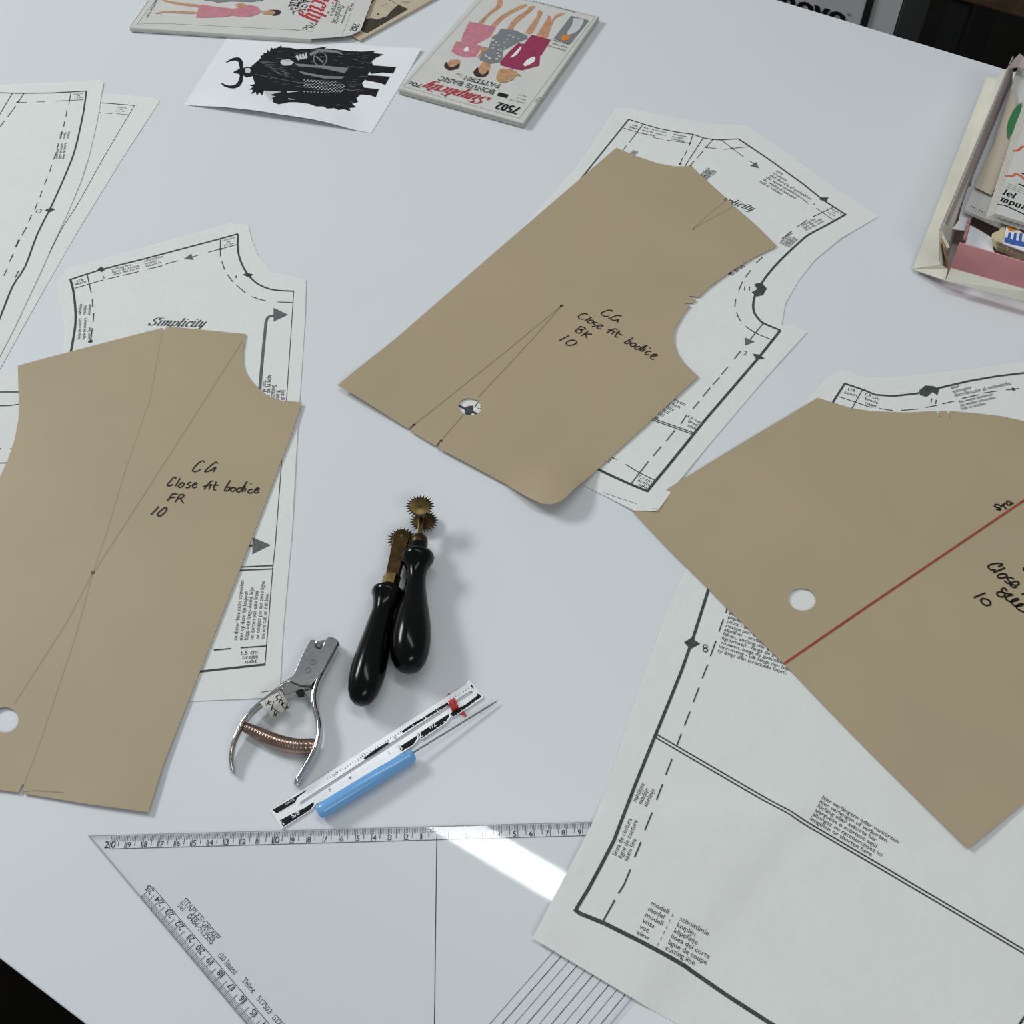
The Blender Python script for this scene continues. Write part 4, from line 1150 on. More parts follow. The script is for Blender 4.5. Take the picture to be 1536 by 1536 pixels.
# masking tape flag round the left handle
tp = [W(p, 1.2) for p in pu((312, 672), (505, 562), (612, 708), (440, 832))]
def tape_pt(u, v):
    p = (tp[0].lerp(tp[1], u)).lerp(tp[3].lerp(tp[2], u), v)
    z = 1.22 - .55 * max(0, v - .62) / .38 * .9 - .5 * max(0, .18 - v) / .18
    return P3(p.x, p.y, z)
nu, nv = 6, 10
vs = [tape_pt(a / nu, b_ / nv) for b_ in range(nv + 1) for a in range(nu + 1)]
fs = [(b_ * (nu + 1) + a, (b_ + 1) * (nu + 1) + a, (b_ + 1) * (nu + 1) + a + 1, b_ * (nu + 1) + a + 1) for b_ in range(nv) for a in range(nu)]
tl = MB().add(vs, fs).build('tape_label', M['tape'], hp, smooth=True)
so = tl.modifiers.new('thick', 'SOLIDIFY')
so.thickness, so.offset = .0005, -1
tl['label'] = 'masking tape label'
tb = BVHTree.FromPolygons(vs, fs)
def to_tape(x, y):
    h = tb.ray_cast(Vector((x * .01, y * .01, TH + .3)), Vector((0, 0, -1)))[0]
    return P3(x, y, 1.24) if h is None else h + Vector((0, 0, .00025))
i = Ink(to_tape, .07, lambda p: W(p, 1.22))
i.pen([pu(*s) for s in ([(508, 634), (484, 648), (505, 668), (486, 684)], [(540, 648), (512, 702)], [(516, 668), (548, 682)], [(545, 686), (530, 712)], [(566, 690), (544, 700), (540, 716), (554, 724)], [(584, 690), (560, 742)], [(570, 718), (588, 722), (580, 744)],
                        [(418, 680), (404, 722)], [(442, 688), (410, 704)], [(410, 704), (436, 724)], [(464, 690), (440, 764)], [(452, 744), (492, 764)], [(472, 754), (455, 802)], [(512, 776), (486, 772), (474, 796), (494, 806)])], .05)
i.pen([pu(*s) for s in ([(525, 642), (508, 600), (470, 604), (400, 642), (384, 690), (400, 735)],)], .025)
i.build('handwriting', M['pen'], tl, split=False)
tube([pz(p, z) for p, z in zip(pu((352, 604), (400, 596), (480, 588)), (.9, 1.0, 1.1))], .0003, 6).build('loose_thread', M['ebony'], hp)

# ---- seam gauge with its slider
go = z5((40, 818)) + z6((1010, 150), (1032, 112), (1050, 74), (1236, 296), (1238, 312), (1214, 336), (845, 578), (803, 500), (822, 566), (760, 645), (440, 858), (392, 786), (408, 848), (350, 925), (165, 1045)) + [(560, 1158), (512, 1188)] + z5((575, 740), (550, 772), (500, 822), (178, 1030))
zg = lambda x, y: .03
sg = sheet('seam_gauge', go, zg, .09, M['alu'], 'white aluminium seam gauge with black inch print and long slot', 'ruler', holes=[z5((405, 708)) + z6((1055, 240), (1085, 234), (1102, 248), (1095, 268)) + z5((410, 748), (388, 745), (384, 728))], grid=.5, smooth=False)
ig = lambda z=.126: Ink(lambda x, y: P3(x, y, z), 50, lambda p: W(p, .12))
i = ig()
i.F(z5((66, 806), (352, 640), (455, 575), (452, 590), (352, 664), (330, 718), (118, 848)))
i.F(z5((152, 926), (290, 852), (330, 832), (440, 782), (540, 712), (546, 745), (500, 806), (190, 1002)))
i.F(z6((812, 515), (872, 470), (1010, 400), (1150, 290), (1190, 268), (1214, 300), (850, 560)))
i.F(z6((402, 776), (798, 516), (802, 552), (746, 632), (440, 838)))
i.F(z6((158, 946), (384, 798), (390, 832), (340, 914), (182, 1004)))
i.F(z6((780, 372), (795, 400), (640, 495), (560, 545), (470, 600), (360, 665), (215, 762), (190, 745), (340, 640), (460, 575), (640, 455)))
i.F(z5((1115, 212), (1230, 122), (1390, 25), (1408, 44), (1250, 156), (1140, 222)))
i.F(z6((1085, 140), (1120, 195), (1095, 185), (1075, 160)))
i.F(z6((1150, 250), (1185, 272), (1205, 300), (1170, 290)))
i.build('black_panel', M['blk'], sg, split=True)
i = ig()
for t in range(58):
    q = t / 57
    a = (z6((1075, 165))[0][0] * (1 - q) + z5((700, 440))[0][0] * q, z6((1075, 165))[0][1] * (1 - q) + z5((700, 440))[0][1] * q)
    L_ = 3.6 if t % 5 == 0 else 2.2
    i.L([a, (a[0] + L_ * .42, a[1] + L_ * .9)], .03)
i.build('tick_marks', M['blk'], sg, split=False)
i = ig(.134)
i.H('1', *z6((826, 540), (846, 528)), .28)
i.T('1/2', *z6((565, 716), (640, 668)), bold=.02)
i.T('2', *z6((425, 830), (466, 804)), bold=.02)
i.T('3', *z6((172, 1000), (212, 974)), bold=.02)
i.T('6', *z5((172, 996), (208, 976)), bold=.02)
i.T('5/8', *z5((300, 902), (384, 850)), bold=.02)
i.T('GAUGE', *z5((225, 752), (325, 692)))
i.L(z5((140, 838), (220, 792)), .05)
i.L(z5((236, 782), (330, 728)), .05)
for q in ((900, 505), (960, 470), (1020, 435), (1085, 390), (1140, 345)): i.L(z6(q, (q[0] + 14, q[1] + 26)), .05)
for q in ((500, 790), (550, 755), (640, 690), (690, 655), (735, 620)): i.L(z6(q, (q[0] + 12, q[1] + 24)), .05)
for q in ((640, 470), (490, 560), (330, 660)): i.L(z6(q, (q[0] + 30, q[1] + 40)), .07)
i.build('white_figures', M['wht'], sg, split=False)
i = ig(.13)
for st, q in (('3', (30, 1040)), ('7', (20, 905)), ('8', (105, 845)), ('6', (345, 690)), ('5', (505, 590)), ('4', (665, 480))): i.H(st, *z6(q, (q[0] + 20, q[1] - 13)), .2)
for st, q in (('4', (960, 462)), ('5', (725, 598)), ('10', (780, 420)), ('13', (1110, 205))): i.H(st, *z5(q, (q[0] + 20, q[1] - 12)), .24)
i.build('glare_faded_figures', M['ghost'], sg, split=False)  # glare put into the colour: figures drawn pale grey where it washes out the print
sl = thing('gauge_slider', 'small red plastic slider in the slot of the seam gauge', 'slider', pz(z6((855, 390))[0], .03))
MB().prism(flat(z6((788, 348), (872, 306), (922, 420), (836, 466)), .5), .125, .5).build('slider_block', M['slider'], sl, bevel=.0005)
for t in range(3):
    a = z6((800 + 20 * 0 + t * 12, 375 + t * 26), (880 + t * 12, 335 + t * 26))
    MB().prism(flat([a[0], a[1], (a[1][0] + .5, a[1][1] + 1.4), (a[0][0] + .5, a[0][1] + 1.4)], .56), .5, .56).build('grip_rib', M['slider'], sl)
MB().prism(flat(z6((752, 324), (798, 238), (836, 300)), .03), .004, .026).build('pointer', M['slider'], sl)
MB().prism(flat(z6((915, 520), (1028, 556), (992, 478)), .03), .004, .026).build('pointer', M['slider'], sl)

# ---- blue handled awl lying along the gauge
aw = thing('awl', 'blue plastic handled awl with a long thin needle leaning on the gauge', 'awl', pz(z4((660, 700))[0], .0))
a0, a1 = pz(z4((352, 892))[0], .62), pz(z4((962, 518))[0], .6)
ad = (a1 - a0).normalized()
al = (a1 - a0).length * 100
lathe(a0, ad, [(-.05, .2), (0, .36), (.12, .46), (.35, .49), (al * .6, .48), (al - .25, .42), (al - .05, .38), (al, .28)], M['bluep'], 'handle', aw, seg=20, sharp=70)
n0, n1 = pz(z6((335, 1018))[0], .6), pz(z6((1432, 344))[0], .22)
tube([n0, n0.lerp(n1, .5), n0.lerp(n1, .86), n0.lerp(n1, .95), n1], lambda t: .00062 if t < .7 else (.00045 if t < .9 else .0001), 10).build('needle', M['steel'], aw, auto=60)

# ================================================================== PRINTED SHEET, ENVELOPES, BOOKLET
zP = surf(.03, 0, bumps=[((350, 166), 5.5, .45), ((415, 176), 5.5, .55), ((480, 186), 5, .5), ((632, 72), 5, .25)])
ps = sheet('printed_sheet', [(277, 157), (557, 199.5), (632, 73), (346, 48)], zP, .02, M['white'], 'white printer paper with a black and white horned warrior print', 'print', grid=.7)
k = kids(ps, zP, .03)
i = k()
i.F(vws((275, 190), (320, 152), (345, 128), (338, 118), (362, 108), (360, 95), (385, 95), (390, 70), (405, 90), (415, 52), (432, 68), (442, 58), (452, 62), (492, 40), (488, 55), (560, 58), (600, 70), (640, 66), (700, 66), (760, 58), (820, 48), (800, 62), (870, 68), (960, 80), (1060, 86), (1165, 80), (1150, 95), (1225, 105), (1170, 130), (1140, 158),
                                 (1150, 185), (1090, 290), (1070, 312), (1085, 345), (1070, 385), (1030, 420), (1042, 448), (1000, 462), (1030, 486), (980, 492), (988, 515), (940, 500), (900, 506), (870, 492), (820, 496), (790, 480), (740, 480), (690, 462), (600, 450), (545, 450), (470, 465), (428, 450), (425, 420), (365, 366), (350, 402), (334, 380), (312, 402), (306, 376), (270, 392), (288, 362), (258, 358), (290, 338), (262, 330), (300, 318), (284, 270)))
i.F(vws((215, 252), (215, 228), (215, 205), (212, 160), (190, 130), (140, 132), (88, 166), (145, 150), (178, 158), (184, 182), (188, 208), (142, 236), (188, 250), (182, 292), (160, 322), (110, 330), (54, 310), (82, 338), (140, 351), (188, 336), (210, 300)), 3)
i.F(vws((212, 205), (240, 193), (275, 196), (292, 228), (282, 262), (240, 272), (213, 256)))
i.F(vws((1080, 190), (1160, 185), (1250, 192), (1316, 197), (1296, 243), (1215, 236), (1140, 246)))
i.F(vws((1060, 255), (1165, 258), (1272, 265), (1238, 326), (1200, 312), (1100, 292)))
i.F(vws((1030, 345), (1085, 345), (1192, 355), (1170, 413), (1120, 398), (1030, 392)))
i.build('printed_figure', M['blk'], ps, split=True)
k = kids(ps, zP, .045)
i = k()
i.F(vws((228, 206), (262, 204), (272, 225), (262, 240), (232, 238)))
i.F(vws((490, 146), (548, 143), (582, 165), (556, 186), (505, 188), (482, 168)))
i.F(vws((365, 368), (490, 376), (502, 400), (430, 415), (412, 438), (380, 398)))
i.F(vws((532, 372), (562, 356), (618, 376), (592, 432), (545, 432), (528, 405)))
for q in range(4): i.F(vws((592 + q * 22, 122 - q * 6), (604 + q * 22, 108 - q * 6), (626 + q * 18, 140 - q * 4), (612 + q * 18, 152 - q * 4)))
i.build('printed_highlight', M['pale'], ps, split=True)
i = k()
i.F(vws((585, 172), (780, 186), (976, 205), (945, 242), (780, 206), (610, 192)))
i.F(vws((612, 226), (800, 262), (945, 266), (925, 282), (800, 280), (650, 250)))
i.F(vws((690, 100), (760, 66), (900, 80), (940, 112), (880, 95), (760, 85), (700, 120)))
i.L(vws(*[(770 + 48 * math.cos(R(a)), 138 + 50 * math.sin(R(a))) for a in range(0, 361, 24)]), .13)
i.L(vws((740, 120), (790, 165)), .2)
i.L(vws((300, 250), (480, 285), (660, 318), (900, 350), (1050, 375)), .05)
for q in range(7): i.L(vws((330 + q * 22, 160 + q * 14), (470 + q * 18, 168 + q * 18)), .05)
random.seed(11)
fur = [(290, 200), (400, 90), (560, 66), (760, 66), (1120, 90), (1130, 160), (1060, 300), (1020, 440), (900, 490), (600, 440), (540, 330), (300, 300)]
for t in range(190):
    x, y = random.uniform(290, 1130), random.uniform(66, 490)
    if inside((x, y), fur) and not (620 < x < 960 and 170 < y < 385):
        L_ = random.uniform(18, 60)
        i.L(vws((x, y), (x + L_, y + random.uniform(-4, 8))), random.uniform(.02, .045))
i.build('printed_midtone', M['greyp'], ps, split=False)
k = kids(ps, zP, .06)
i = k()
for r in range(9):
    for q in range(12):
        x, y = 655 + q * 25 + (r % 2) * 12, 292 + r * 10.5 + q * 1.2
        if 640 < x < 960 - abs(r - 4) * 14: i.F(vws((x - 8, y), (x, y - 3.2), (x + 8, y), (x, y + 3.2)))
i.build('printed_mail', M['pale'], ps, split=False)

def corners(pts, z):
    """level rectangle from three photographed corners: left, front, right"""
    a, b_, c = [W(p, z) for p in pts]
    return [a, b_, c, a + (c - b_)]

def slab(name, label, cat, cs, z0, z1, m, group=None, bev=.0012, mid=None):
    c = sum(cs, Vector((0, 0))) / 4
    t = thing(name, label, cat, P3(c.x, c.y, z0), group)
    MB().prism([tuple(p) for p in cs], z0, z1).build('envelope_body' if 'envelope' in name else 'body', m, t, bevel=bev)
    return t

# ---- pattern envelope 7502 (middle)
cs = corners([(597.5, 132.5), (785.5, 184), (898.5, 24)], .72)
e2 = slab('pattern_envelope', 'pattern envelope 7502 with three women, right of the warrior print', 'envelope', cs, .03, .72, M['env'])
e2c = sum(cs, Vector((0, 0))) / 4
for f, (za, zb) in enumerate(((.14, .2), (.34, .4), (.54, .58))):
    MB().prism([tuple(e2c + (p - e2c) * 1.004) for p in cs], za, zb).build('paper_layer', M['env_side'], e2)
ie = lambda z: (lambda: Ink(lambda x, y: P3(x, y, z), 50, lambda p: W(p, z)))
k = ie(.728)
def art(k, root, items):
    for j, (nm, m, polys) in enumerate(items):
        i = k()
        f0 = i.to3
        i.to3 = lambda x, y, f0=f0, j=j: f0(x, y) + Vector((0, 0, j * .00004))
        for p in polys: i.F(p, 0 if nm.split('_')[-1] in ('photo', 'label', 'panel', 'picture', 'shape', 'fringe', 'dress', 'suit') else 3)
        i.build(nm, M[m], root, split=False)
art(k, e2, [
    ('printed_legs', 'skin', [v3((618, 156), (680, 95), (742, 40), (752, 0), (782, 0), (778, 45), (690, 112), (652, 160)), v3((705, 175), (770, 110), (880, 48), (942, 28), (948, 42), (850, 92), (790, 132), (742, 178)),
                              v3((812, 200), (862, 128), (945, 72), (968, 45), (1012, 42), (978, 78), (882, 160), (848, 210)), v3((938, 226), (960, 188), (1012, 118), (1028, 70), (1058, 82), (1042, 120), (988, 224)),
                              v3((1012, 242), (1058, 170), (1092, 118), (1085, 108), (1110, 108), (1115, 138), (1090, 192), (1062, 258)), v3((1060, 256), (1110, 150), (1152, 98), (1202, 86), (1196, 102), (1150, 122), (1120, 172), (1088, 260))]),
    ('printed_arms', 'skin', [v3((600, 300), (660, 318), (700, 330), (640, 392), (615, 385), (640, 345)), v3((470, 280), (510, 285), (500, 320), (455, 320)), v3((720, 240), (755, 232), (740, 265), (705, 275)), v3((650, 415), (700, 430), (690, 460), (645, 450))]),
    ('printed_pink_dress', 'pink', [v3((560, 147), (650, 163), (742, 184), (702, 250), (612, 298), (560, 298), (505, 276), (515, 238)), v3((510, 282), (600, 296), (655, 318), (628, 345), (602, 386), (540, 390), (475, 374), (438, 348), (460, 302))]),
    ('printed_grey_dress', 'greyp', [v3((775, 194), (870, 205), (952, 240), (955, 262), (900, 285), (830, 322), (790, 342), (785, 390), (760, 425), (700, 433), (628, 406), (642, 370), (690, 330), (712, 258), (750, 230))]),
    ('printed_crimson_suit', 'crimson', [v3((985, 236), (1112, 270), (1050, 372), (1040, 376), (1035, 445), (920, 477), (880, 472), (840, 462), (770, 442), (768, 418), (830, 350), (892, 293), (932, 298), (962, 258))]),
])
k = ie(.752)
art(k, e2, [
    ('printed_gap', 'wht', [v3((925, 438), (950, 405), (1000, 384), (1006, 410), (980, 430), (940, 448)), v3((835, 392), (905, 318), (912, 325), (880, 372)), v3((520, 335), (545, 315), (558, 340), (530, 352))]),
    ('printed_face', 'skin', [v3((430, 405), (492, 405), (490, 440), (440, 458), (410, 440)), v3((640, 432), (698, 432), (690, 490), (648, 512), (618, 480)), v3((790, 466), (858, 470), (850, 520), (800, 545), (770, 520))]),
    ('printed_hair', 'hair', [v3((388, 440), (408, 418), (420, 448), (455, 452), (492, 428), (486, 460), (430, 476), (398, 462)), v3((586, 488), (618, 455), (625, 488), (655, 505), (690, 478), (682, 508), (640, 524), (598, 512))]),
    ('printed_blond_hair', 'blond', [v3((742, 528), (758, 478), (790, 462), (775, 500), (790, 535), (830, 545), (850, 505), (872, 480), (912, 518), (880, 512), (855, 540), (800, 558), (755, 552))]),
    ('printed_photo', 'greyp', [v3((1250, 107), (1370, 139), (1240, 300), (1132, 262))]),
    ('printed_label', 'blk', [v8((1138, 372), (1252, 400), (1228, 438), (1116, 410))]),
])
i = k()
random.seed(3)
for t in range(60):
    x, y = random.uniform(650, 940), random.uniform(205, 425)
    if inside((x, y), [(775, 200), (940, 242), (830, 315), (780, 345), (755, 415), (640, 400), (700, 330), (720, 258)]):
        i.disc(v3((x, y))[0], random.uniform(.10, .2), 6)
i.build('printed_flowers', M['pale'], e2, split=False)
k = ie(.78)
art(k, e2, [('printed_photo_figure', 'pale', [v3((1262, 122), (1332, 132), (1318, 180), (1285, 215), (1230, 235), (1225, 215), (1255, 170))]), ('printed_photo_face', 'amber', [v3((1190, 240), (1245, 240), (1222, 272), (1180, 268))])])
i = k()
for a in (((115, 585), (640, 0), (660, -20)), ((115, 585), (900, 800)), ((900, 800), (1412, 112)), ((900, -10), (1412, 112)), ((85, 598), (920, 842))): i.L(v3(*a), .025)
for q in range(4): i.L(v3((1002 + q * 8, 680 - q * 8), (1022 + q * 8, 692 - q * 8)), .05)
i.build('printed_border', M['scale'], e2, split=False)
i = k()
i.T('7502', *v8((1393, 548), (1142, 482)), bold=.035, ys=1.45)
i.T('70c', *v8((262, 278), (112, 240)), ys=.95)
i.L(v8((120, 246), (195, 262)), .03)
i.strokes(SERIF, 'BONUS BASIC', *[W(p, .72) for p in v8((1110, 358), (462, 190))], pen=.085)
i.strokes(SERIF, 'PATTERN', *[W(p, .72) for p in v8((1165, 290), (752, 188))], pen=.085)
i.T('in half', *v8((735, 200), (690, 188)))
i.T('sizes', *v8((722, 168), (650, 150)))
i.block(['Half Size 1 8 2', 'Bust 111', 'Hip 117'], *v8((1435, 490), (1262, 448)), (1.5, -4.9))
i.block(['Simplicity Pattern Co. Inc. New York'], *v3((1280, 78), (990, 0)), (0, 0))
i.block(['Detail of the', 'back view', 'with collar'], *v3((1215, 338), (1090, 303)), (2.2, -4.6))
i.build('printed_text', M['blk'], e2, split=False)
i = k()
i.strokes(LOGO, 'Simplicity', *[W(p, .72) for p in v8((1062, 446), (338, 262))], pen=.04, nib=.135, shear=.5, ys=1.25)
i.build('printed_word_mark', M['red'], e2, split=False)

# ---- second pattern envelope (upper left), its flap open over a booklet
a, b_ = W((193.5, 41), .6), W((466, 58.5), .6)
nrm = Vector((-(b_ - a).y, (b_ - a).x)).normalized() * 14.7
cs = [a, b_, b_ + nrm, a + nrm]
e1 = slab('pattern_envelope', 'pattern envelope priced 70c, flap open, upper left above the warrior print', 'envelope', cs, .05, .6, M['env'])
ec = sum(cs, Vector((0, 0))) / 4
MB().prism([tuple(ec + (p - ec) * 1.004) for p in cs], .22, .27).build('paper_layer', M['env_side'], e1)
fl = surf(.56, 0)
u_ = (b_ - a).normalized()
flp = [tuple(W(p, .56)) for p in ((463, 58.8), (495, 57), (512, 55.5), (524, 54), (534, 50), (541, 46))]
top_b = b_ + nrm
end = Vector(flp[-1]) + (nrm) * .88
MB().prism(flp + [tuple(end), tuple(top_b)], .585, .61).build('envelope_flap', M['env'], e1)
k = ie(.618)
w4 = Vw(190, 0, 5.908)
art(k, e1, [
    ('printed_legs', 'skin', [w4((305, -10), (330, 12), (440, 38), (640, 66), (660, 44), (520, 28), (360, 4), (345, -12)), w4((250, 122), (285, 108), (340, 96), (460, 98), (635, 106), (628, 122), (470, 120), (330, 112), (300, 122))]),
    ('printed_pink_dress', 'pink', [w4((640, 62), (670, 38), (760, 55), (935, 76), (932, 140), (850, 152), (690, 158), (615, 157)), w4((935, 80), (1030, 55), (1080, 42), (1160, 58), (1195, 105), (1160, 128), (1090, 150), (1015, 152), (935, 138))]),
    ('printed_face', 'skin', [w4((1195, 98), (1300, 90), (1330, 105), (1320, 125), (1215, 128)), w4((960, 40), (1020, 25), (1060, 50), (1000, 72))]),
    ('printed_hair', 'hair', [w4((1255, 88), (1345, 88), (1368, 105), (1345, 132), (1290, 140), (1312, 120), (1310, 100))]),
    ('printed_grey_dress', 'greyp', [w4((688, -30), (690, 8), (760, 10), (800, 22), (930, 12), (1100, 18), (1210, 6), (1210, -30))]),
])
i = k()
for q in (((90, 215), (260, 0), (300, -60)), ((90, 215), (160, 208), (400, 210), (1000, 240), (1530, 268)), ((22, 245), (200, 0))): i.L(w4(*q), .03)
i.L(vt((268, 330), (400, 0), (440, -100)), .03)
i.L(vt((578, 380), (640, 220), (720, 0), (740, -60)), .025)
i.L(vt((0, 300), (268, 330)), .025)
i.build('printed_border', M['scale'], e1, split=False)
i = k()
i.T('70c', *vt((248, 228), (160, 300)), ys=1.1)
i.strokes(SERIF, 'BONUS BASIC', *[W(p, .61) for p in vt((330, -330), (52, 155))], pen=.085)
i.strokes(SERIF, 'PATTERN', *[W(p, .61) for p in vt((200, -250), (16, 64))], pen=.08)
i.block(['in half', 'sizes'], *vt((62, 40), (30, 105)), (-3.7, -2.4))
i.T('7502', *vt((700, 246), (662, 318)), bold=.03, ys=1.4)
i.strokes(LOGO, 'Simplicity', *[W(p, .61) for p in vt((548, 40), (478, 240))], pen=.05, nib=.09, shear=.5, ys=1.0)
i.block(['Directions in', '3 A'], *vt((520, 15), (448, 165)), (-2.4, -1.0), align=.5)
i.block(['Misses one piece dress', 'seven sizes'], *vt((640, 60), (566, 245)), (6, -4))
i.block(['Simplicity Pattern Co. Inc.'], *w4((270, -20), (170, 158)), (0, 0))
i.build('printed_text', M['blk'], e1, split=False)
i = ie(.634)()
i.strokes(LOGO, 'Simplicity', *[W(p, .61) for p in vt((470, -380), (175, 190))], pen=.04, nib=.135, shear=.5, ys=1.25)
i.build('printed_word_mark', M['red'], e1, split=False)

# ---- booklet with a brown cover photograph
a, b_ = W((540.5, 60), .3), W((651, -2), .3)
u_ = (b_ - a).normalized()
nrm = Vector((-u_.y, u_.x))
cs = [a, a + u_ * 21, a + u_ * 21 + nrm * 15, a + nrm * 15]
bk = slab('booklet', 'cream booklet with a dark brown cover picture under the open envelope flap', 'booklet', cs, .03, .3, M['cream'], bev=.0004)
MB().prism([tuple(p) for p in (cs[0] - nrm * .01, cs[1] - nrm * .01, cs[1] + nrm * 5, cs[0] + nrm * 5)], .12, .2).build('page_block', M['env_side'], bk)
k = ie(.306)
art(k, bk, [('cover_picture', 'brown', [vt((770, 322), (845, 348), (1275, 95), (1165, 45), (1070, -10), (900, -60), (780, 100))])])
k = ie(.311)
art(k, bk, [('cover_pattern_shape', 'cream', [vt((830, 200), (890, 188), (940, 205), (1048, 170), (1090, 118), (1168, 48), (1080, 5), (960, -40), (880, 40), (840, 140)), vt((1090, -10), (1180, 50), (1205, 36), (1150, -20))])])
i = k()
for q in range(4): i.L(vt((1200 + q * 18, 8 + q * 2), (1250 + q * 16, 46 - q * 8)), .04)
i.L(vt((980, 70), (1060, 36)), .05)
i.disc(vt((958, 148))[0], .15)
i.build('cover_print', M['scale'], bk, split=False)

# ================================================================== CARD BOX OF PATTERNS (right edge)
def quad(mb, pts):
    """thick panel from four or more (pixel, z) corners"""
    return mb.add([pz(p, z) for p, z in pts], [tuple(range(len(pts)))])
def panel(name, pts, m, parent, th=.0022, label=None):
    o = quad(MB(), pts).build(name, m, parent)
    s = o.modifiers.new('board', 'SOLIDIFY')
    s.thickness, s.offset = th, 0
    if label: o['label'] = label
    return o
C0 = W((1414, 402), .9)
F1 = W((1536, 405.5), 4.0) - W((1425, 372), 4.0)
F1 = F1.normalized()
L1 = (W((1513, 100), 4.3) - W((1409, 346), 4.3))
Llen = L1.length + 1.8
L1 = L1.normalized()
bx = thing('card_box', 'worn pink lined card box with torn flaps at the right edge', 'box', P3(C0.x, C0.y, 0))
def wall(name, a, b_, z0, z1, m, lean=Vector((0, 0)), th=.12, zb=None):
    n = Vector((-(b_ - a).y, (b_ - a).x)).normalized() * th
    zb = z1 if zb is None else zb
    v = [P3(*a, z0), P3(*b_, z0), P3(*(b_ + n), z0), P3(*(a + n), z0), P3(*(a + lean), z1), P3(*(b_ + lean), zb), P3(*(b_ + n + lean), zb), P3(*(a + n + lean), z1)]
    return MB().box8(v).build(name, m, bx, bevel=.0004)
LT0, LT1 = W((1410, 346), 4.4), W((1514, 99), 4.6)
CB = C0 + L1 * Llen
wall('side_panel', C0, CB, .3, 4.4, M['boxgrey'], lean=LT0 - C0, zb=4.6)
D0, D1 = C0 + F1 * 24, CB + F1 * 24
wall('front_panel', C0 + F1 * .5, D0, .5, 3.95, M['boxpink'])
wall('side_panel', D0, D1, .3, 4.4, M['boxgrey'])
wall('back_panel', CB + F1 * .6, D1, .3, 4.4, M['boxgrey'])
MB().prism([tuple(p) for p in (C0, D0, D1, CB)], .25, .4).build('bottom_panel', M['boxgrey'], bx)
panel('side_flap', [((1370.5, 404), .35), ((1412, 398), 1.5), ((1409.5, 349), 4.3), ((1512, 103), 4.5), ((1497, 118), 1.6), ((1481, 116.5), .6)], M['boxcream'], bx)
panel('side_flap', [((1370.5, 405), .3), ((1418, 421), 1.1), ((1422, 404), 1.4), ((1411, 397), 1.6)], M['boxcream'], bx)
fe = W((1420, 419), .4)
panel('front_flap', [((1426.5, 402), 2.2), ((1418, 421), 1.3), ((1560, 458), 1.5), ((1640, 480), 1.5), ((1640, 462), 2.4), ((1560, 440), 2.4)], M['boxcream'], bx)
panel('torn_corner', [((1411, 352), 4.0), ((1417, 372), 3.6), ((1421, 402), .9), ((1410, 398), .9)], M['kraft'], bx, .0015)
panel('torn_corner', [((1411, 346), 4.3), ((1424, 371), 3.9), ((1419, 373), 3.4), ((1412, 362), 3.6)], M['boxcream'], bx, .001)
panel('side_flap', [((1512, 103), 4.55), ((1521, 89), 4.9), ((1529, 81), 5.0), ((1535, 85), 4.9), ((1545, 108), 4.5), ((1526, 101), 4.5)], M['boxgrey'], bx, .0012)

def leaf(name, label, cat, pts, z0, z1, m, group=None):
    """thin level bundle seen in the box"""
    poly = flat(pts, z1)
    c = sum((Vector(p) for p in poly), Vector((0, 0))) / len(poly)
    t = thing(name, label, cat, P3(c.x, c.y, z0), group)
    MB().prism(poly, z0, z1).build('body', m, t, bevel=.0004)
    return t

tr_ = leaf('paper_sheet', 'creased white paper with a torn scalloped edge along the box side', 'paper', v5((262, 1010), (300, 960), (312, 900), (352, 770), (372, 760), (378, 690), (420, 600), (422, 560), (455, 500), (470, 430), (500, 420), (520, 330), (590, 120), (640, 100), (700, 300), (500, 700), (340, 1020)), 2.0, 2.1, M['white'])
_ya, _yb = W((1444.6, 318), 2.9).y, W((1526.7, 98), 4.0).y
zL = lambda x, y: 2.5 + .85 * max(-.2, min(1.3, (y - _ya) / (_yb - _ya)))
lf = sheet('pattern_envelope', v5((325, 915), (545, 1014), (900, 400), (770, 160), (655, 92), (640, 78), (600, 200), (490, 540)), zL, .3, M['env'],
           'beige pattern envelope with a green leaf shape leaning inside the card box', 'envelope', smooth=False)
k = kids(lf, zL, .31)
def lfink(nm, m, poly):
    i = k()
    i.F(poly)
    i.build(nm, M[m], lf)
k0 = kids(lf, zL, .31)
lfink('printed_panel', 'beige', v5((378, 802), (475, 848), (640, 520), (600, 220), (492, 545)))
_k1 = kids(lf, zL, .325)
k = lambda: (lambda q: q)(_k1())
lfink('printed_leaf', 'green', v5((650, 315), (625, 330), (600, 360), (572, 420), (562, 470), (564, 510), (572, 532), (600, 480), (640, 400)))
i = k0()
for t in range(6): i.L(v6((108 + t * 30, 706 + t * 15), (124 + t * 30, 716 + t * 15)), .12)
i.L(v6((305, 808), (380, 836), (490, 892)), .2)
i.build('printed_text', M['blk'], lf, split=False)
wb = leaf('pattern_envelope', 'thick white pattern envelope with an orange zigzag on top in the card box', 'envelope', v5((510, 922), (680, 975), (1050, 1090), (1215, 440), (716, 270)), 4.1, 4.4, M['env'])
wt, wl = [W(p, 4.1) for p in v5((512, 922), (680, 975), (1050, 1090), (1215, 440), (716, 270))], [W(p, 3.6) for p in v5((455, 948), (640, 1010), (1050, 1120), (1215, 470), (672, 270))]
nw = len(wt)
MB().add([P3(p.x, p.y, 3.6) for p in wl] + [P3(p.x, p.y, 4.095) for p in wt], [tuple(range(nw))[::-1], tuple(range(nw, 2 * nw))] + [(q, (q + 1) % nw, (q + 1) % nw + nw, q + nw) for q in range(nw)]).build('envelope_side', M['env_side'], wb)
k = ie(4.408)
i = k()
i.L(v6((540, 272), (635, 275), (682, 246), (740, 275), (800, 330)), .28)
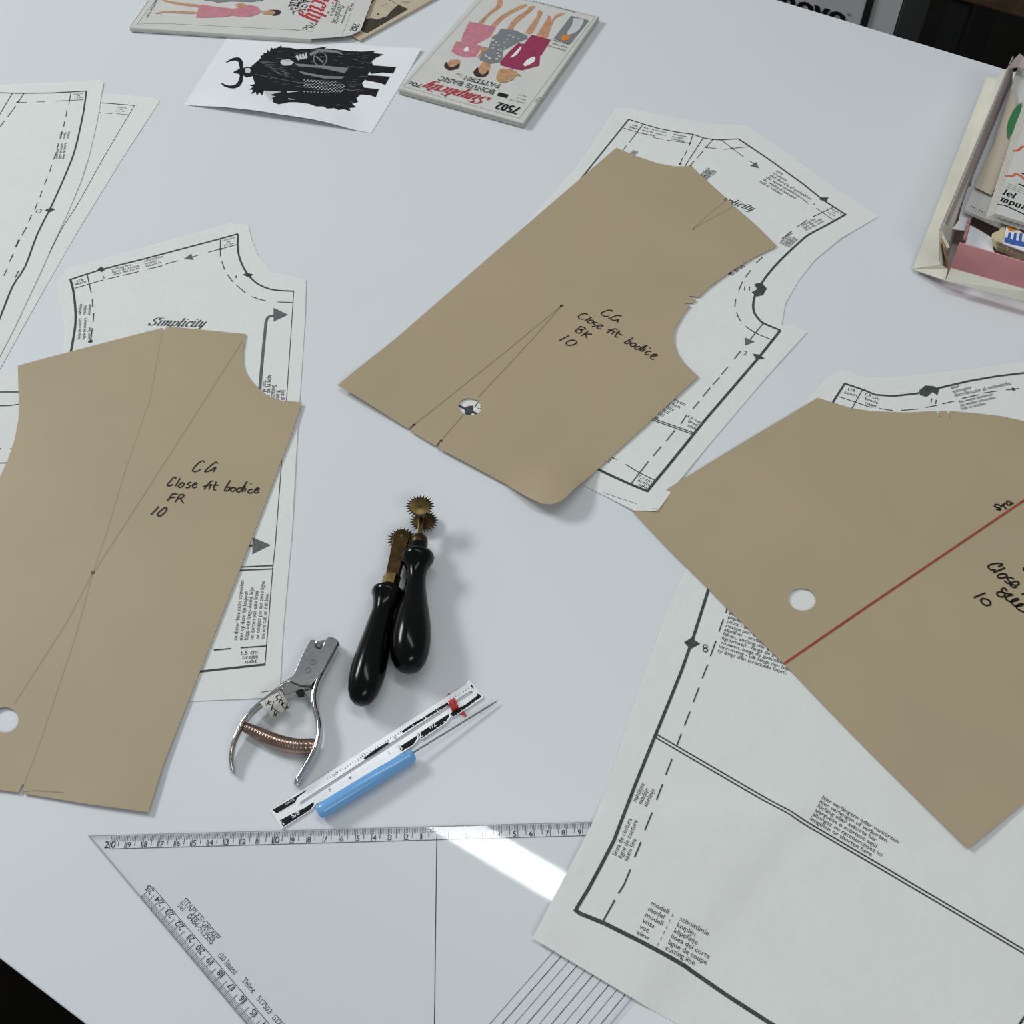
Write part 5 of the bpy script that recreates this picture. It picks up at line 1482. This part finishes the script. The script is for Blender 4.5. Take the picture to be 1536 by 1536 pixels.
i.L(v5((612, 562), (640, 560), (665, 538), (720, 540)), .28)
i.build('printed_zigzag', M['orange'], wb, split=True)
i = k()
i.L(v6((455, 618), (540, 630), (650, 678), (790, 745)), .16)
i.L(v6((745, 238), (800, 258)), .2)
i.L(v6((710, 370), (800, 408)), .2)
i.strokes(SERIF, 'lel', *[W(p, 4.4) for p in v6((508, 488), (660, 548))], pen=.14)
i.strokes(SERIF, 'mpua', *[W(p, 4.4) for p in v6((478, 572), (800, 690))], pen=.14)
i.build('printed_text', M['blk'], wb, split=False)
i = k()
for t in range(3): i.L(v6((555, 355 + t * 26), (790, 440 + t * 28)), .06)
i.build('printed_small_text', M['ghost'], wb, split=False)
wp = leaf('paper_sheet', 'blank white folded paper in the front corner of the card box', 'paper', v6((122, 866), (250, 935), (420, 1040), (400, 1150), (470, 1312), (330, 1275), (205, 1215), (62, 1112)), 1.9, 2.15, M['white'])
lay = ((0, 0), (-4, 26), (-2, 52), (6, 80), (16, 104))
for t, (dx, dy) in enumerate(lay):
    pts = v6(*[(x + dx, y + dy) for x, y in ((395, 965), (470, 935), (530, 868), (560, 880), (620, 900), (900, 980), (900, 1180), (776, 1170), (640, 1140), (540, 1090), (440, 1060), (392, 1010))])
    leaf('folded_pattern', ('top', 'second', 'third', 'fourth', 'lowest')[t] + ' yellowed folded paper of the stack under the colourful packet', 'paper', pts, 3.0 - t * .28, 3.2 - t * .28, M['yellow'] if t % 2 == 0 else M['cream'], 'yellowed folded papers in the box')
pk = leaf('packet', 'small packet printed orange, magenta and blue on the yellowed papers', 'packet', v6((575, 843), (780, 905), (900, 940), (900, 1220), (776, 1182), (528, 1088)), 3.24, 3.4, M['white'])
k = ie(3.408)
art(k, pk, [('printed_orange_shape', 'amber', [v6(*[(640 + 66 * math.cos(R(a)), 902 + 46 * math.sin(R(a))) for a in range(0, 360, 20)])]),
            ('printed_magenta_shape', 'crimson', [v6((700, 885), (790, 905), (790, 985), (745, 955))]),
            ('printed_blue_fringe', 'blue', [v6((532, 1075), (545, 1018), (620, 1040), (776, 1075), (850, 1090), (850, 1150), (776, 1135), (640, 1110))] + [v6((572 + q * 68, 1035 + q * 12), (590 + q * 68, 955 + q * 6), (620 + q * 68, 960 + q * 6), (610 + q * 68, 1045 + q * 12)) for q in range(4)])])
tube([pz(p, 2.3) for p in v6((116, 800), (85, 920), (48, 1045))], .0013, 6).build('p', M['boxpink'])
pn = bpy.data.objects['p']
pn.name = 'pencil'
tag(pn, 'short pink pencil stub beside the blank white paper in the box', 'pencil')

# ================================================================== BEHIND THE TABLE
CAM = Vector((0, 0, TH + CH * .01))
def ray(p):
    q = W(p, 0)
    return (P3(q.x, q.y, 0) - CAM).normalized()
nb = Vector((-fd.y, fd.x, 0))
fd3 = Vector((fd.x, fd.y, 0))
P0 = P3(FE.x, FE.y, 0) + nb * .30
def hit(p):
    r = ray(p)
    return CAM + r * ((P0 - CAM).dot(nb) / r.dot(nb))
def uw(p):
    h = hit(p)
    return (h - P0).dot(fd3), h.z
ur = uw((1349, 18))[0]
def at3(u, w, back=0.0):
    q = P0 + fd3 * u + nb * back
    return Vector((q.x, q.y, w))
zt = uw((1300, -70))[1]
cb = thing('carton', 'white carton with black lettering standing on the floor behind the table', 'carton', at3(ur - .3, 0, .1))
MB().box8([at3(ur - .62, 0, 0), at3(ur, 0, 0), at3(ur, 0, .17), at3(ur - .62, 0, .17), at3(ur - .62, zt, 0), at3(ur, zt, 0), at3(ur, zt, .17), at3(ur - .62, zt, .17)]).build('carton_body', M['carton'], cb)
MB().box8([at3(ur + .001, 0, .001), at3(ur + .004, 0, .001), at3(ur + .004, 0, .169), at3(ur + .001, 0, .169), at3(ur + .001, zt, .001), at3(ur + .004, zt, .001), at3(ur + .004, zt, .169), at3(ur + .001, zt, .169)]).build('carton_side', M['carton_side'], cb)
u0, u1 = uw((1297, 14))[0], uw((1308, 14))[0]
MB().box8([at3(u0, .02, -.003), at3(u1, .02, -.003), at3(u1, .02, -.0005), at3(u0, .02, -.0005), at3(u0, zt, -.003), at3(u1, zt, -.003), at3(u1, zt, -.0005), at3(u0, zt, -.0005)]).build('strap', M['black'], cb)
ua, wa = uw((1197, 6))
ub, wb_ = uw((1271, 17.5))
wo = glyphs('ovo')[2]
uc = ub - (ub - ua) * glyphs('lenovo')[2] / wo
xh = (ub - ua) / wo * .55
i = Ink(lambda x, y: at3(x, y, -.0012), 50, None)
wbase = uw((1259, 12.0))[1] - xh
i.upright = True
i.text('lenovo', Vector((uc, wbase)), Vector((ub, wbase)), bold=.035)
i.build('printed_word_mark', M['blk'], cb, split=False)
i = Ink(lambda x, y: at3(x, y, -.0012), 50, None)
um, wm = uw((1274, 21))
i.line([Vector((um + .0018 * math.cos(R(a)), wm + .0018 * math.sin(R(a)))) for a in range(0, 361, 30)], .001)
i.build('registered_mark', M['ghost'], cb, split=False)
# dim wooden chest further back
P0 = P3(FE.x, FE.y, 0) + nb * .85
c0, c1 = uw((1431, 0)), uw((1536, 28))
zb_ = (c0[1] + c1[1]) / 2
wc = thing('wooden_chest', 'dim brown wooden chest in the shadow behind the table, upper right', 'chest', at3(c0[0] + .3, 0, .2))
lo_u, hi_u = c0[0] - .02, c0[0] + .8
MB().box8([at3(lo_u, zb_, 0), at3(hi_u, zb_, 0), at3(hi_u, zb_, .4), at3(lo_u, zb_, .4), at3(lo_u, zb_ + .3, 0), at3(hi_u, zb_ + .3, 0), at3(hi_u, zb_ + .3, .4), at3(lo_u, zb_ + .3, .4)]).build('chest_body', M['wood'], wc, bevel=.004)
for x in (lo_u + .03, hi_u - .03):
    for y in (.03, .37):
        MB().box8([at3(x + a, z, y + b_) for z in (0, zb_ - .001) for a, b_ in ((-.02, -.02), (.02, -.02), (.02, .02), (-.02, .02))]).build('leg', M['black'], wc)
